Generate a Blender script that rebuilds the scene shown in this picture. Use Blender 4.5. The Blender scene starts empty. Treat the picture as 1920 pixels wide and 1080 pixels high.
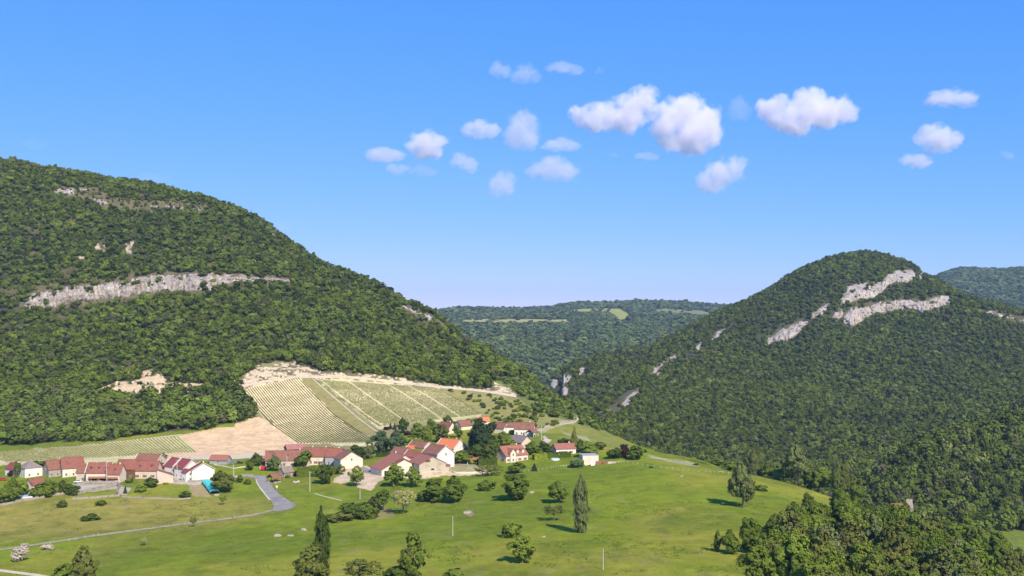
import bpy, math, random
import numpy as np
from mathutils import Vector, Matrix
R = math.radians
random.seed(7)
F, HY = 2059.0, 590.0            # focal length and horizon row of the survey the terrain was taken from
S = bpy.context.scene
col = S.collection

# ------------------------------------------------------------------ camera, sky, sun, exposure
cd = bpy.data.cameras.new('camera'); cam = bpy.data.objects.new('camera', cd); col.objects.link(cam)
cd.sensor_width = 36; cd.lens = F/1920*36; cd.shift_y = 50/1920; cd.clip_start = 1; cd.clip_end = 40000
cam.location = (0, 0, 0); cam.rotation_euler = (R(90), 0, 0); S.camera = cam
SUN = Vector((0.44, -0.88, 0.83)).normalized()
w = bpy.data.worlds.new('World'); S.world = w; w.use_nodes = True
nt = w.node_tree; bg = nt.nodes['Background']
sky = nt.nodes.new('ShaderNodeTexSky'); sky.sky_type = 'NISHITA'; sky.sun_disc = False
sky.sun_elevation = math.asin(SUN.z); sky.sun_rotation = math.atan2(SUN.x, SUN.y)
sky.altitude = 2000; sky.air_density = 0.7; sky.dust_density = 0.0; sky.ozone_density = 6.0
sep = nt.nodes.new('ShaderNodeSeparateColor'); com = nt.nodes.new('ShaderNodeCombineColor'); nt.links.new(sky.outputs[0], sep.inputs[0])
for i, (k, k0, p) in enumerate(((4.35, 4.52, 1.04), (5.85, 7.17, .53), (8.6, 9.72, .10))):     # the deep clean blue of this sky
    d_ = nt.nodes.new('ShaderNodeMath'); d_.operation = 'DIVIDE'; d_.inputs[1].default_value = k0; nt.links.new(sep.outputs[i], d_.inputs[0])
    q_ = nt.nodes.new('ShaderNodeMath'); q_.operation = 'POWER'; q_.inputs[1].default_value = p; nt.links.new(d_.outputs[0], q_.inputs[0])
    m_ = nt.nodes.new('ShaderNodeMath'); m_.operation = 'MULTIPLY'; m_.inputs[1].default_value = k; nt.links.new(q_.outputs[0], m_.inputs[0]); nt.links.new(m_.outputs[0], com.inputs[i])
nt.links.new(com.outputs[0], bg.inputs[0])
bg.inputs[1].default_value = 0.1
sd = bpy.data.lights.new('sun', 'SUN'); sd.energy = 5.0; sd.angle = R(0.5); sd.color = (1, 0.91, 0.77)
so = bpy.data.objects.new('sun', sd); col.objects.link(so); so.rotation_euler = (-SUN).to_track_quat('-Z', 'Y').to_euler()
S.view_settings.view_transform = 'Standard'; S.view_settings.look = 'None'
S.view_settings.exposure = 0.35; S.view_settings.gamma = 1
c = S.cycles
c.max_bounces = 16; c.diffuse_bounces = 3; c.glossy_bounces = 2; c.transmission_bounces = 3; c.volume_bounces = 15
c.transparent_max_bounces = 6; c.use_denoising = True; c.caustics_reflective = False; c.caustics_refractive = False

# ------------------------------------------------------------------ small helpers
rs = np.random.RandomState(5)
_T = np.random.RandomState(11).rand(256, 256)
def vnoise(x, y, s=0):
    x = np.asarray(x, float)+s*17.3; y = np.asarray(y, float)+s*9.1
    xi = np.floor(x).astype(int); yi = np.floor(y).astype(int); fx = x-xi; fy = y-yi
    fx = fx*fx*(3-2*fx); fy = fy*fy*(3-2*fy)
    a = _T[xi & 255, yi & 255]; b = _T[(xi+1) & 255, yi & 255]; c_ = _T[xi & 255, (yi+1) & 255]; d = _T[(xi+1) & 255, (yi+1) & 255]
    return (a*(1-fx)+b*fx)*(1-fy)+(c_*(1-fx)+d*fx)*fy
def fbm(x, y, o=4, s=0):
    v = 0; a = .5; t = 0
    for i in range(o): v = v+a*vnoise(x*2**i, y*2**i, s+i*3); t += a; a *= .5
    return v/t
def sstep(a, b, x):
    t = np.clip((x-a)/(b-a), 0, 1); return t*t*(3-2*t)
def pchip(K, V, q):
    """K,V (n,k) knots per point, q (n,) -> value"""
    h = np.diff(K, axis=1); d = np.diff(V, axis=1)/h
    m = np.zeros_like(V); p = d[:, :-1]*d[:, 1:]
    with np.errstate(divide='ignore', invalid='ignore'):
        hm = 2*p/(d[:, :-1]+d[:, 1:])
    m[:, 1:-1] = np.where(p > 0, hm, 0); m[:, 0] = d[:, 0]; m[:, -1] = d[:, -1]
    i = np.clip((q[:, None] >= K[:, 1:-1]).sum(1), 0, h.shape[1]-1); r = np.arange(len(q))
    t = np.clip((q-K[r, i])/h[r, i], 0, 1); H = h[r, i]
    return (2*t**3-3*t**2+1)*V[r, i]+(t**3-2*t**2+t)*H*m[r, i]+(-2*t**3+3*t**2)*V[r, i+1]+(t**3-t**2)*H*m[r, i+1]
def pch1(xk, yk, x):
    x = np.asarray(x, float); n = x.size
    return pchip(np.repeat([np.array(xk, float)], n, 0), np.repeat([np.array(yk, float)], n, 0), np.clip(x.ravel(), xk[0], xk[-1])).reshape(x.shape)
def inpoly(x, y, P):
    P = np.array(P, float); r = np.zeros(x.shape, bool); j = len(P)-1
    for i in range(len(P)):
        xi, yi = P[i]; xj, yj = P[j]
        cnd = (yi > y) != (yj > y)
        if yi != yj: r ^= cnd & (x < (xj-xi)*(y-yi)/(yj-yi)+xi)
        j = i
    return r
def tag(o, label=None, cat=None, group=None, kind=None):
    if label: o['label'] = label
    if cat: o['category'] = cat
    if group: o['group'] = group
    if kind: o['kind'] = kind
    return o
def link(name, data, parent=None, loc=None, rz=0):
    o = bpy.data.objects.new(name, data); col.objects.link(o)
    if parent: o.parent = parent
    if loc is not None: o.location = loc
    if rz: o.rotation_euler[2] = rz
    return o
def mesh_np(name, V, Fq, mat=None, smooth=False):
    """V (n,3), Fq (m,3|4) arrays"""
    V = np.asarray(V, np.float32); Fq = np.asarray(Fq, np.int32); k = Fq.shape[1]
    me = bpy.data.meshes.new(name); me.vertices.add(len(V)); me.vertices.foreach_set('co', V.ravel())
    me.loops.add(Fq.size); me.loops.foreach_set('vertex_index', Fq.ravel())
    me.polygons.add(len(Fq)); me.polygons.foreach_set('loop_start', np.arange(0, Fq.size, k, dtype=np.int32))
    if smooth: me.polygons.foreach_set('use_smooth', np.ones(len(Fq), bool))
    me.update(calc_edges=True)
    if mat: me.materials.append(mat)
    return me
def grid_faces(n, m):
    i = np.arange((n-1)*(m-1)); a = (i//(m-1))*m+i % (m-1)
    return np.stack([a, a+1, a+m+1, a+m], 1)
class MB:
    """collects boxes and polygons for one mesh"""
    def __init__(s): s.v = []; s.f = []
    def poly(s, pts, faces):
        b = len(s.v); s.v += [tuple(p) for p in pts]; s.f += [[b+i for i in f] for f in faces]; return s
    def box(s, x0, x1, y0, y1, z0, z1, rz=0, org=(0, 0, 0)):
        p = [(x, y, z) for z in (z0, z1) for x, y in ((x0, y0), (x1, y0), (x1, y1), (x0, y1))]
        if rz: p = [(x*math.cos(rz)-y*math.sin(rz), x*math.sin(rz)+y*math.cos(rz), z) for x, y, z in p]
        p = [(x+org[0], y+org[1], z+org[2]) for x, y, z in p]
        return s.poly(p, [[3, 2, 1, 0], [4, 5, 6, 7], [0, 1, 5, 4], [1, 2, 6, 5], [2, 3, 7, 6], [3, 0, 4, 7]])
    def tube(s, pts, rad, n=6):
        pts = [Vector(p) for p in pts]; b = len(s.v)
        if not hasattr(rad, '__len__'): rad = [rad]*len(pts)
        for i, p in enumerate(pts):
            d = (pts[min(i+1, len(pts)-1)]-pts[max(i-1, 0)]).normalized()
            a = d.cross(Vector((0.3, 1, 0.1))).normalized(); e = d.cross(a)
            for k in range(n):
                t = 2*math.pi*k/n; s.v.append(tuple(p+(a*math.cos(t)+e*math.sin(t))*rad[i]))
        for i in range(len(pts)-1):
            for k in range(n): s.f.append([b+i*n+k, b+i*n+(k+1) % n, b+(i+1)*n+(k+1) % n, b+(i+1)*n+k])
        s.f.append([b+k for k in range(n)][::-1]); s.f.append([b+(len(pts)-1)*n+k for k in range(n)])
        return s
    def mesh(s, name, mat, smooth=False):
        me = bpy.data.meshes.new(name); me.from_pydata(s.v, [], s.f)
        if mat: me.materials.append(mat)
        if smooth:
            for p in me.polygons: p.use_smooth = True
        return me
    def build(s, name, mat, parent=None, loc=None, smooth=False): return link(name, s.mesh(name, mat, smooth), parent, loc)

# ------------------------------------------------------------------ materials
def newmat(name):
    m = bpy.data.materials.new(name); m.use_nodes = True; t = m.node_tree; t.nodes.clear()
    return m, t, t.nodes.new('ShaderNodeOutputMaterial')
def N(t, typ, **kw):
    n = t.nodes.new(typ)
    for k, v in kw.items():
        if hasattr(n, k): setattr(n, k, v)
        else: n.inputs[k].default_value = v
    return n
def noise(t, scale, detail=3, vec=None, rough=.55, dist=0):
    n = N(t, 'ShaderNodeTexNoise'); n.inputs['Scale'].default_value = scale; n.inputs['Detail'].default_value = detail
    n.inputs['Roughness'].default_value = rough; n.inputs['Distortion'].default_value = dist
    if vec is not None: t.links.new(vec, n.inputs['Vector'])
    return n.outputs[0]
def maprange(t, src, a, b, c_, d):
    n = N(t, 'ShaderNodeMapRange'); t.links.new(src, n.inputs[0])
    for i, v in enumerate((a, b, c_, d)): n.inputs[i+1].default_value = v
    return n.outputs[0]
def mixc(t, fac, A, B, mode='MIX'):
    n = N(t, 'ShaderNodeMix', data_type='RGBA', blend_type=mode)
    for idx, s_ in ((0, fac), (6, A), (7, B)):
        if isinstance(s_, (int, float)): n.inputs[idx].default_value = s_
        elif isinstance(s_, tuple): n.inputs[idx].default_value = (*s_[:3], 1)
        else: t.links.new(s_, n.inputs[idx])
    return n.outputs[2]
def rough_mat(name, c1, c2, scale=1.0, rough=.85, bump=0.0, bscale=None, c3=None, stretch=None, spec=.3, metal=0):
    m, t, out = newmat(name); tc = N(t, 'ShaderNodeTexCoord'); vec = tc.outputs['Object']
    if stretch:
        mp = N(t, 'ShaderNodeMapping'); mp.inputs['Scale'].default_value = stretch; t.links.new(vec, mp.inputs[0]); vec = mp.outputs[0]
    oi = N(t, 'ShaderNodeObjectInfo'); ad = N(t, 'ShaderNodeVectorMath', operation='ADD'); mu = N(t, 'ShaderNodeMath', operation='MULTIPLY'); mu.inputs[1].default_value = 50
    t.links.new(oi.outputs['Random'], mu.inputs[0]); t.links.new(vec, ad.inputs[0]); t.links.new(mu.outputs[0], ad.inputs[1]); vec = ad.outputs[0]
    f = maprange(t, noise(t, scale, 5, vec, .65), .32, .68, 0, 1)
    cc = mixc(t, f, c1, c2)
    if c3: cc = mixc(t, maprange(t, noise(t, scale*.35, 4, vec, .7), .52, .66, 0, 1), cc, c3)
    b = N(t, 'ShaderNodeBsdfPrincipled'); t.links.new(cc, b.inputs['Base Color']); b.inputs['Roughness'].default_value = rough
    b.inputs['Specular IOR Level'].default_value = spec; b.inputs['Metallic'].default_value = metal
    if bump:
        bp = N(t, 'ShaderNodeBump'); bp.inputs['Strength'].default_value = 1; bp.inputs['Distance'].default_value = bump
        t.links.new(noise(t, bscale or scale*2, 5, vec, .7), bp.inputs['Height']); t.links.new(bp.outputs[0], b.inputs['Normal'])
    t.links.new(b.outputs[0], out.inputs[0]); return m
def ground_mat(name, d1, d2, amt=.35, bump=.6):
    """vertex colour 'Col' holds what grows or lies there; noise adds grain"""
    m, t, out = newmat(name); a = N(t, 'ShaderNodeAttribute', attribute_name='Col'); g = N(t, 'ShaderNodeNewGeometry')
    n1 = noise(t, d1, 6, g.outputs['Position'], .7); n2 = noise(t, d2, 5, g.outputs['Position'], .75)
    k1 = maprange(t, n1, .3, .7, 1-amt, 1+amt); k2 = maprange(t, n2, .3, .7, 1-amt*.8, 1+amt*.8)
    mm = N(t, 'ShaderNodeMath', operation='MULTIPLY'); t.links.new(k1, mm.inputs[0]); t.links.new(k2, mm.inputs[1])
    sc = N(t, 'ShaderNodeVectorMath', operation='SCALE'); t.links.new(a.outputs['Color'], sc.inputs[0]); t.links.new(mm.outputs[0], sc.inputs['Scale'])
    b = N(t, 'ShaderNodeBsdfDiffuse'); t.links.new(sc.outputs[0], b.inputs[0])
    bp = N(t, 'ShaderNodeBump'); bp.inputs['Distance'].default_value = bump; t.links.new(n2, bp.inputs['Height']); t.links.new(bp.outputs[0], b.inputs['Normal'])
    t.links.new(b.outputs[0], out.inputs[0]); return m
_lm = {}
def leaf_mat(name, c1, c2, c3=None, trans=.12, wide=True):
    if name in _lm: return _lm[name]
    m, t, out = newmat('leaves_'+name); a = N(t, 'ShaderNodeAttribute', attribute_name='rnd'); oi = N(t, 'ShaderNodeObjectInfo')
    r = N(t, 'ShaderNodeMath', operation='MULTIPLY_ADD'); t.links.new(a.outputs['Fac'], r.inputs[0]); r.inputs[1].default_value = .45
    q = N(t, 'ShaderNodeMath', operation='MULTIPLY'); t.links.new(oi.outputs['Random'], q.inputs[0]); q.inputs[1].default_value = .55; t.links.new(q.outputs[0], r.inputs[2])
    cc = mixc(t, r.outputs[0], c1, c2)
    if c3:                                       # stands of another kind of tree, by place
        n = noise(t, .0045, 5, oi.outputs['Location'], .7); cc = mixc(t, maprange(t, n, .46, .62, 0, .85), cc, c3)
        w_ = N(t, 'ShaderNodeTexWhiteNoise', noise_dimensions='3D'); t.links.new(oi.outputs['Location'], w_.inputs['Vector'])
        cc = mixc(t, maprange(t, w_.outputs['Value'], .90, .97, 0, .8), cc, (.15, .17, .045))
        cc = mixc(t, maprange(t, w_.outputs['Value'], .07, .02, 0, .8), cc, (.09, .075, .045))
        br = N(t, 'ShaderNodeVectorMath', operation='SCALE'); t.links.new(cc, br.inputs[0])
        ws = N(t, 'ShaderNodeSeparateColor'); t.links.new(w_.outputs['Color'], ws.inputs[0])
        t.links.new(maprange(t, ws.outputs[1], 0, 1, .60, 1.45), br.inputs['Scale']); cc = br.outputs[0]
    d = N(t, 'ShaderNodeBsdfDiffuse'); tr = N(t, 'ShaderNodeBsdfTranslucent'); mx = N(t, 'ShaderNodeMixShader'); mx.inputs[0].default_value = trans
    t.links.new(cc, d.inputs[0]); t.links.new(cc, tr.inputs[0]); t.links.new(d.outputs[0], mx.inputs[1]); t.links.new(tr.outputs[0], mx.inputs[2])
    t.links.new(mx.outputs[0], out.inputs[0]); _lm[name] = m; return m
LEAF = {
 'forest': leaf_mat('forest', (.064, .096, .012), (.172, .210, .026), (.085, .115, .020)),
 'forest_low': leaf_mat('forest_low', (.080, .125, .018), (.190, .240, .036), (.105, .130, .032)),
 'forest_right': leaf_mat('forest_right', (.058, .086, .012), (.145, .176, .024), (.078, .098, .020)),
 'forest_far_hazed': leaf_mat('forest_far_hazed', (.075, .115, .034), (.160, .200, .052), (.085, .110, .050)),  # lightened leaves, part of the distance haze is put into their colour
 'dark': leaf_mat('dark', (.052, .082, .015), (.115, .150, .024)), 'mid': leaf_mat('mid', (.088, .130, .017), (.175, .220, .030)),
 'light': leaf_mat('light', (.130, .185, .022), (.220, .270, .040)), 'olive': leaf_mat('olive', (.100, .120, .024), (.180, .190, .042)),
 'silver': leaf_mat('silver', (.098, .125, .032), (.200, .228, .078)), 'lime': leaf_mat('lime', (.22, .28, .02), (.32, .38, .05)),
 'purple': leaf_mat('purple', (.035, .016, .016), (.07, .028, .026)), 'blue': leaf_mat('blue', (.050, .085, .035), (.120, .160, .070)),
 'straw': leaf_mat('straw', (.26, .24, .08), (.40, .37, .14)), 'blossom': leaf_mat('blossom', (.40, .34, .24), (.60, .52, .40)),
 'conifer': leaf_mat('conifer', (.022, .040, .016), (.050, .074, .026)), 'vine': leaf_mat('vine', (.13, .135, .026), (.21, .205, .050)), 'vine_young': leaf_mat('vine_young', (.24, .23, .05), (.36, .34, .11)),
}
M = {
 'bark': rough_mat('bark', (.10, .075, .05), (.20, .16, .12), 3, .95), 'bare': rough_mat('bare_wood', (.20, .17, .13), (.34, .30, .24), 3, .95),
 'tiles_red': rough_mat('red_roof_tiles', (.22, .078, .048), (.31, .112, .070), .9, .85, .05, 6, (.165, .072, .048)),
 'tiles_deep': rough_mat('deep_red_roof_tiles', (.20, .045, .035), (.28, .07, .055), .9, .85, .05, 6),
 'tiles_brown': rough_mat('brown_roof_tiles', (.20, .085, .050), (.29, .13, .078), .9, .85, .05, 6, (.16, .078, .050)),
 'tiles_grey': rough_mat('greybrown_roof_tiles', (.20, .15, .12), (.29, .22, .18), .9, .85, .05, 6),
 'tiles_orange': rough_mat('orange_roof_tiles', (.58, .17, .06), (.66, .21, .08), .9, .85, .05, 6),
 'tiles_salmon': rough_mat('salmon_roof_tiles', (.28, .108, .068), (.36, .145, .092), .9, .85, .05, 6),
 'tiles_pink': rough_mat('pink_metal_roof', (.33, .14, .11), (.40, .18, .145), .5, .6),
 'white': rough_mat('white_render', (.72, .67, .57), (.80, .75, .66), .5, .9, c3=(.64, .58, .47)),
 'cream': rough_mat('cream_render', (.66, .57, .43), (.73, .64, .50), .5, .9, c3=(.55, .46, .33)),
 'pinkw': rough_mat('pale_pink_render', (.58, .45, .34), (.64, .51, .40), .5, .9, c3=(.48, .37, .28)),
 'stone': rough_mat('stone_wall', (.28, .23, .18), (.48, .41, .33), 2.2, .95, .15, 3, (.22, .18, .15)),
 'beige': rough_mat('beige_render', (.46, .38, .27), (.54, .45, .33), .5, .9, c3=(.38, .31, .22)),
 'greyw': rough_mat('grey_and_shaded_render', (.30, .30, .30), (.38, .38, .37), .5, .9),  # true grey for shed and garage roof; painted shade on the link house
 'wood': rough_mat('brown_timber', (.11, .055, .03), (.18, .09, .05), 3, .8), 'orangewood': rough_mat('orange_timber', (.36, .15, .06), (.46, .20, .09), 3, .8),
 'dark': rough_mat('dark_opening', (.02, .02, .022), (.035, .032, .03), 1, .8), 'glass': rough_mat('window_glass', (.03, .035, .04), (.05, .055, .065), 1, .12, spec=.6),
 'frame': rough_mat('window_frame', (.60, .56, .50), (.68, .64, .58), 1, .6), 'shutter_red': rough_mat('red_shutter', (.38, .04, .03), (.44, .06, .04), 1, .6),
 'shutter_brown': rough_mat('brown_shutter', (.16, .07, .04), (.2, .09, .05), 1, .6), 'pole': rough_mat('pole_concrete', (.48, .44, .38), (.60, .55, .48), 1, .85),
 'metal': rough_mat('galvanised_metal', (.35, .36, .37), (.45, .46, .47), 2, .45, metal=.6), 'limestone': None,
 'drystone': rough_mat('drystone', (.22, .18, .13), (.42, .34, .25), 1.6, .95, .3, 2.2, (.17, .15, .12)),
 'asphalt': rough_mat('asphalt', (.25, .225, .185), (.32, .285, .235), .3, .9, .03, 4, (.21, .185, .15)),
 'gravel': rough_mat('pale_gravel', (.58, .465, .28), (.70, .565, .35), .6, .95, .05, 3, (.50, .40, .24)),
 'track': rough_mat('grass_worn_track', (.30, .25, .15), (.44, .37, .24), .5, .95, .05, 3, (.22, .21, .08)),
 'edge': rough_mat('pale_verge', (.52, .45, .26), (.62, .54, .33), .5, .95),
 'turq': rough_mat('turquoise_tarpaulin', (.05, .50, .38), (.08, .60, .47), .4, .5, .15, .8), 'blue': rough_mat('blue_cover', (.05, .32, .62), (.08, .42, .72), .4, .4),
 'redp': rough_mat('red_paint', (.52, .03, .025), (.58, .05, .04), 1, .4), 'whitep': rough_mat('white_paint', (.76, .76, .75), (.82, .82, .80), 1, .4),
 'greyp': rough_mat('grey_car_paint', (.22, .23, .25), (.26, .27, .29), 1, .35), 'rubber': rough_mat('rubber', (.02, .02, .02), (.03, .03, .03), 1, .9),
 'boulder': rough_mat('pale_stone', (.30, .25, .18), (.44, .38, .29), 1.4, .95, .1, 3), 'earth': rough_mat('pale_earth', (.50, .39, .25), (.66, .53, .36), .5, .95, .1, 1), 'logs': rough_mat('stacked_logs', (.20, .07, .045), (.34, .14, .09), 2, .9, .1, 4),
 'hide': rough_mat('red_and_white_hide', (.72, .66, .58), (.74, .68, .6), .9, .8, c3=(.38, .13, .06)), 'bluewater': rough_mat('pool_water', (.15, .45, .60), (.22, .52, .66), 1, .1, spec=.6),
}
def rock_mat():
    m, t, out = newmat('limestone_face'); g = N(t, 'ShaderNodeNewGeometry'); mp = N(t, 'ShaderNodeMapping'); mp.inputs['Scale'].default_value = (1, 1, .35)
    t.links.new(g.outputs['Position'], mp.inputs[0]); v = mp.outputs[0]
    cc = mixc(t, maprange(t, noise(t, .11, 6, v, .8), .38, .62, 0, 1), (.36, .305, .245), (.66, .58, .49))
    cc = mixc(t, maprange(t, noise(t, .22, 6, v, .85, 1.5), .49, .58, 0, .9), cc, (.15, .125, .11))
    cc = mixc(t, maprange(t, noise(t, .035, 6, g.outputs['Position'], .8), .57, .64, 0, .8), cc, (.20, .15, .10))
    cc = mixc(t, maprange(t, noise(t, .07, 6, g.outputs['Position'], .85, 1), .57, .63, 0, .95), cc, (.075, .085, .025))
    b = N(t, 'ShaderNodeBsdfDiffuse'); t.links.new(cc, b.inputs[0]); bp = N(t, 'ShaderNodeBump'); bp.inputs['Distance'].default_value = 3
    t.links.new(noise(t, .22, 6, v, .75), bp.inputs['Height']); t.links.new(bp.outputs[0], b.inputs['Normal']); t.links.new(b.outputs[0], out.inputs[0]); return m
M['limestone'] = rock_mat()

# ------------------------------------------------------------------ terrain sheets (height fields in metres, from surveyed ridge and foot lines)
class Sheet:
    def __init__(s, px, rows, amp=0, nscale=60):
        s.px = np.array(px, float); s.rows = []; s.amp = amp; s.ns = nscale
        for kind, a, b in rows:
            s.rows.append((kind, a, b))
    def prof(s, px):
        px = np.asarray(px, float); Y = []; Z = []
        for kind, a, b in s.rows:
            if kind == 'p':     # a: row seen, b: distance
                y = pch1(s.px, b, px)
                pyv = pch1(*zip(*a), px) if isinstance(a[0], tuple) else pch1(s.px, a, px)
                Y.append(y); Z.append((HY-pyv)/F*y)
            elif kind == 'z':   # a: height, b: distance
                Y.append(pch1(s.px, b, px)); Z.append(pch1(s.px, a, px))
            elif kind == 'r':   # relative to the line before: dz, dY
                Y.append(Y[-1]+pch1(s.px, b, px)); Z.append(Z[-1]+pch1(s.px, a, px))
        Y = np.stack(Y, -1); Z = np.stack(Z, -1)
        for k in range(1, Y.shape[-1]): Y[..., k] = np.maximum(Y[..., k], Y[..., k-1]+1.0)
        return Y, Z
    def nz(s, x, y):
        return s.amp(x, y)*(fbm(x/s.ns, y/s.ns, 4, 2)-.5)*2 if callable(s.amp) else s.amp*(fbm(x/s.ns, y/s.ns, 4, 2)-.5)*2
    def h(s, x, y):
        x = np.atleast_1d(np.asarray(x, float)); y = np.atleast_1d(np.asarray(y, float))
        Y, Z = s.prof(960+F*x/y); return pchip(Y, Z, y)+s.nz(x, y)
    def hit(s, px, py, ymax=None):
        """where the line of sight through (px,py) meets the sheet first"""
        Y, Z = s.prof(np.array([px])); yy = np.linspace(Y[0, 1] if len(s.rows) > 5 else Y[0, 0], ymax or Y[0, -1], 3000)
        xx = (px-960)/F*yy; zz = pchip(np.repeat(Y, 3000, 0), np.repeat(Z, 3000, 0), yy)+s.nz(xx, yy)
        p = HY-F*zz/yy; k = np.argmax(p <= py) if (p <= py).any() else int(np.argmin(p))
        if k > 0 and p[k] <= py:
            t = (p[k-1]-py)/max(p[k-1]-p[k], 1e-6); y = yy[k-1]+t*(yy[k]-yy[k-1])
        else: y = yy[k]
        x = (px-960)/F*y; return Vector((x, y, float(s.h(x, y)[0])))
    def build(s, name, pxs, counts, mat, colfn):
        Y, Z = s.prof(pxs); YY = []
        for k, n in enumerate(counts):
            t = np.arange(n)/n; YY.append(Y[:, k:k+1]*(1-t)+Y[:, k+1:k+2]*t)
        YY.append(Y[:, -1:]); YY = np.concatenate(YY, 1); n, m = YY.shape
        X = (pxs[:, None]-960)/F*YY
        ZZ = pchip(np.repeat(Y, m, 0), np.repeat(Z, m, 0), YY.ravel()).reshape(n, m)+s.nz(X, YY)
        me = mesh_np(name, np.stack([X, YY, ZZ], -1).reshape(-1, 3), grid_faces(n, m)[:, ::-1], mat, True)
        C = colfn((960+F*X/YY).ravel(), (HY-F*ZZ/YY).ravel(), X.ravel(), YY.ravel(), np.repeat(Y, m, 0))
        a = me.color_attributes.new('Col', 'FLOAT_COLOR', 'POINT'); a.data.foreach_set('color', np.concatenate([C, np.ones((len(C), 1))], 1).astype(np.float32).ravel())
        return tag(link(name, me), kind='structure')

KX = [-900, 0, 200, 400, 600, 800, 960, 1060, 1130, 1250, 1400, 1550, 1700, 1850, 1920, 2900]
SKY_A = [(-900, 300), (0, 308), (38, 311), (98, 323), (142, 329), (207, 344), (267, 352), (311, 365), (382, 383), (430, 393), (459, 406), (486, 421), (515, 442), (533, 457), (560, 467), (600, 492), (650, 515), (700, 538), (760, 568), (800, 583), (834, 604), (862, 626), (890, 647), (934, 680), (969, 702), (1012, 727), (1050, 752), (1069, 762), (1094, 774), (1131, 806), (1156, 818), (1207, 840), (1250, 852), (1312, 865), (1375, 887), (1422, 896), (1478, 910), (1554, 935), (1700, 985), (1850, 1050), (1920, 1110), (2900, 1178)]
A = Sheet(KX, [
 ('z', [-75]*16, [60]*16),
 ('z', [-84]*16, [200]*16),
 ('p', [1080, 1080, 1080, 1080, 1080, 1080, 1080, 1080, 1080, 1080, 1080, 1080, 1090, 1130, 1180, 1250], [400, 393, 387, 378, 368, 360, 352, 350, 348, 345, 345, 350, 360, 385, 400, 420]),
 ('p', [980, 980, 970, 960, 950, 945, 945, 945, 945, 945, 965, 985, 1010, 1080, 1130, 1200], [520, 520, 530, 535, 540, 540, 525, 520, 515, 500, 470, 460, 450, 430, 430, 450]),
 ('p', [935, 935, 915, 905, 900, 900, 885, 880, 880, 890, 920, 955, 997, 1067, 1120, 1190], [570, 575, 600, 610, 615, 600, 620, 630, 620, 585, 540, 510, 480, 460, 455, 475]),
 ('p', [890, 885, 875, 862, 858, 850, 835, 830, 845, 868, 905, 945, 990, 1060, 1115, 1185], [660, 665, 670, 680, 690, 680, 700, 710, 680, 640, 570, 540, 510, 480, 475, 490]),
 ('p', [850, 840, 838, 850, 835, 800, 790, 800, 825, 858, 897, 940, 987, 1056, 1112, 1182], [770, 770, 760, 730, 760, 800, 830, 800, 750, 690, 600, 570, 530, 500, 488, 505]),
 ('p', [730, 740, 735, 722, 708, 724, 743, 780, 815, 855, 894, 938, 986, 1053, 1111, 1180], [960, 950, 955, 960, 965, 980, 960, 880, 790, 715, 630, 585, 545, 515, 492, 510]),
 ('p', [610, 590, 567, 543, 560, 660, 725, 770, 810, 853.5, 892.5, 936.5, 985.5, 1051, 1110.5, 1179], [1200, 1200, 1210, 1215, 1260, 1180, 1030, 920, 830, 728, 645, 595, 550, 520, 494, 512]),
 ('p', [585, 566, 532, 512, 548, 630, 718, 765, 808, 853, 892, 936, 985.2, 1050.5, 1110.2, 1178], [1215, 1213, 1232, 1238, 1285, 1240, 1060, 940, 850, 731, 648, 598, 552, 522, 495, 514]),
 ('p', SKY_A, [1680, 1620, 1590, 1530, 1420, 1320, 1120, 975, 865, 735, 650, 600, 555, 523, 496, 515]),
 ('r', [-6, -6, -6, -6, -6, -6, -6, -5, -5, -4, -4, -4, -4, -4, -4, -4], [60, 60, 60, 60, 60, 60, 60, 50, 40, 30, 30, 30, 30, 30, 30, 30]),
 ('r', [-90, -90, -90, -90, -90, -80, -70, -60, -55, -50, -50, -45, -40, -35, -30, -30], [300, 300, 300, 300, 300, 250, 180, 150, 130, 120, 120, 120, 120, 120, 120, 120]),
 ('z', [-165]*16, [3000, 3000, 2900, 2700, 2500, 2200, 1700, 1350, 1200, 1100, 1000, 960, 920, 880, 860, 900]),
 ('z', [-168]*16, [3300, 3300, 3200, 3000, 2800, 2500, 2000, 1650, 1500, 1400, 1300, 1250, 1200, 1150, 1120, 1200]),
], amp=lambda x, y: .8+8.5*sstep(820, 1000, y)*(1-sstep(1560, 1650, y)*.4)*np.clip(.3+.7*sstep(250, -50, x), 0, 1), nscale=90)
# px -> row where the forest of the left hill begins (polygon, rows above are forest)
FOREST_A = [(-900, 840), (0, 835), (54, 834), (108, 827), (200, 827), (222, 821), (298, 813), (385, 802), (433, 794), (486, 780), (444, 731), (431, 721), (440, 712), (460, 700), (487, 683), (525, 677), (553, 680), (587, 693), (619, 699), (666, 699), (712, 702), (759, 712), (791, 716), (837, 724), (900, 729), (922, 727), (916, 712), (937, 717), (969, 740), (987, 762), (1019, 778), (1069, 787), (1100, 800), (1131, 808), (1156, 818), (1156, 600), (1130, 0), (-900, 0)]
VINE_L = [(453, 726), (562, 706), (590, 740), (625, 775), (658, 803), (706, 826), (700, 836), (556, 832), (519, 802), (485, 765)]
VINE_R = [(590, 709), (650, 707), (731, 714), (816, 724), (860, 748), (906, 777), (869, 790), (800, 792), (737, 797), (712, 806), (650, 757)]
TAN = [(339, 817), (385, 806), (439, 800), (448, 791), (485, 781), (519, 802), (556, 832), (535, 846), (470, 860), (317, 860), (300, 866), (310, 850), (371, 850)]
VINE_B = [(-60, 868), (0, 846), (92, 840), (230, 826), (339, 817), (371, 850), (310, 852), (298, 866), (150, 868), (0, 872)]
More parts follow.
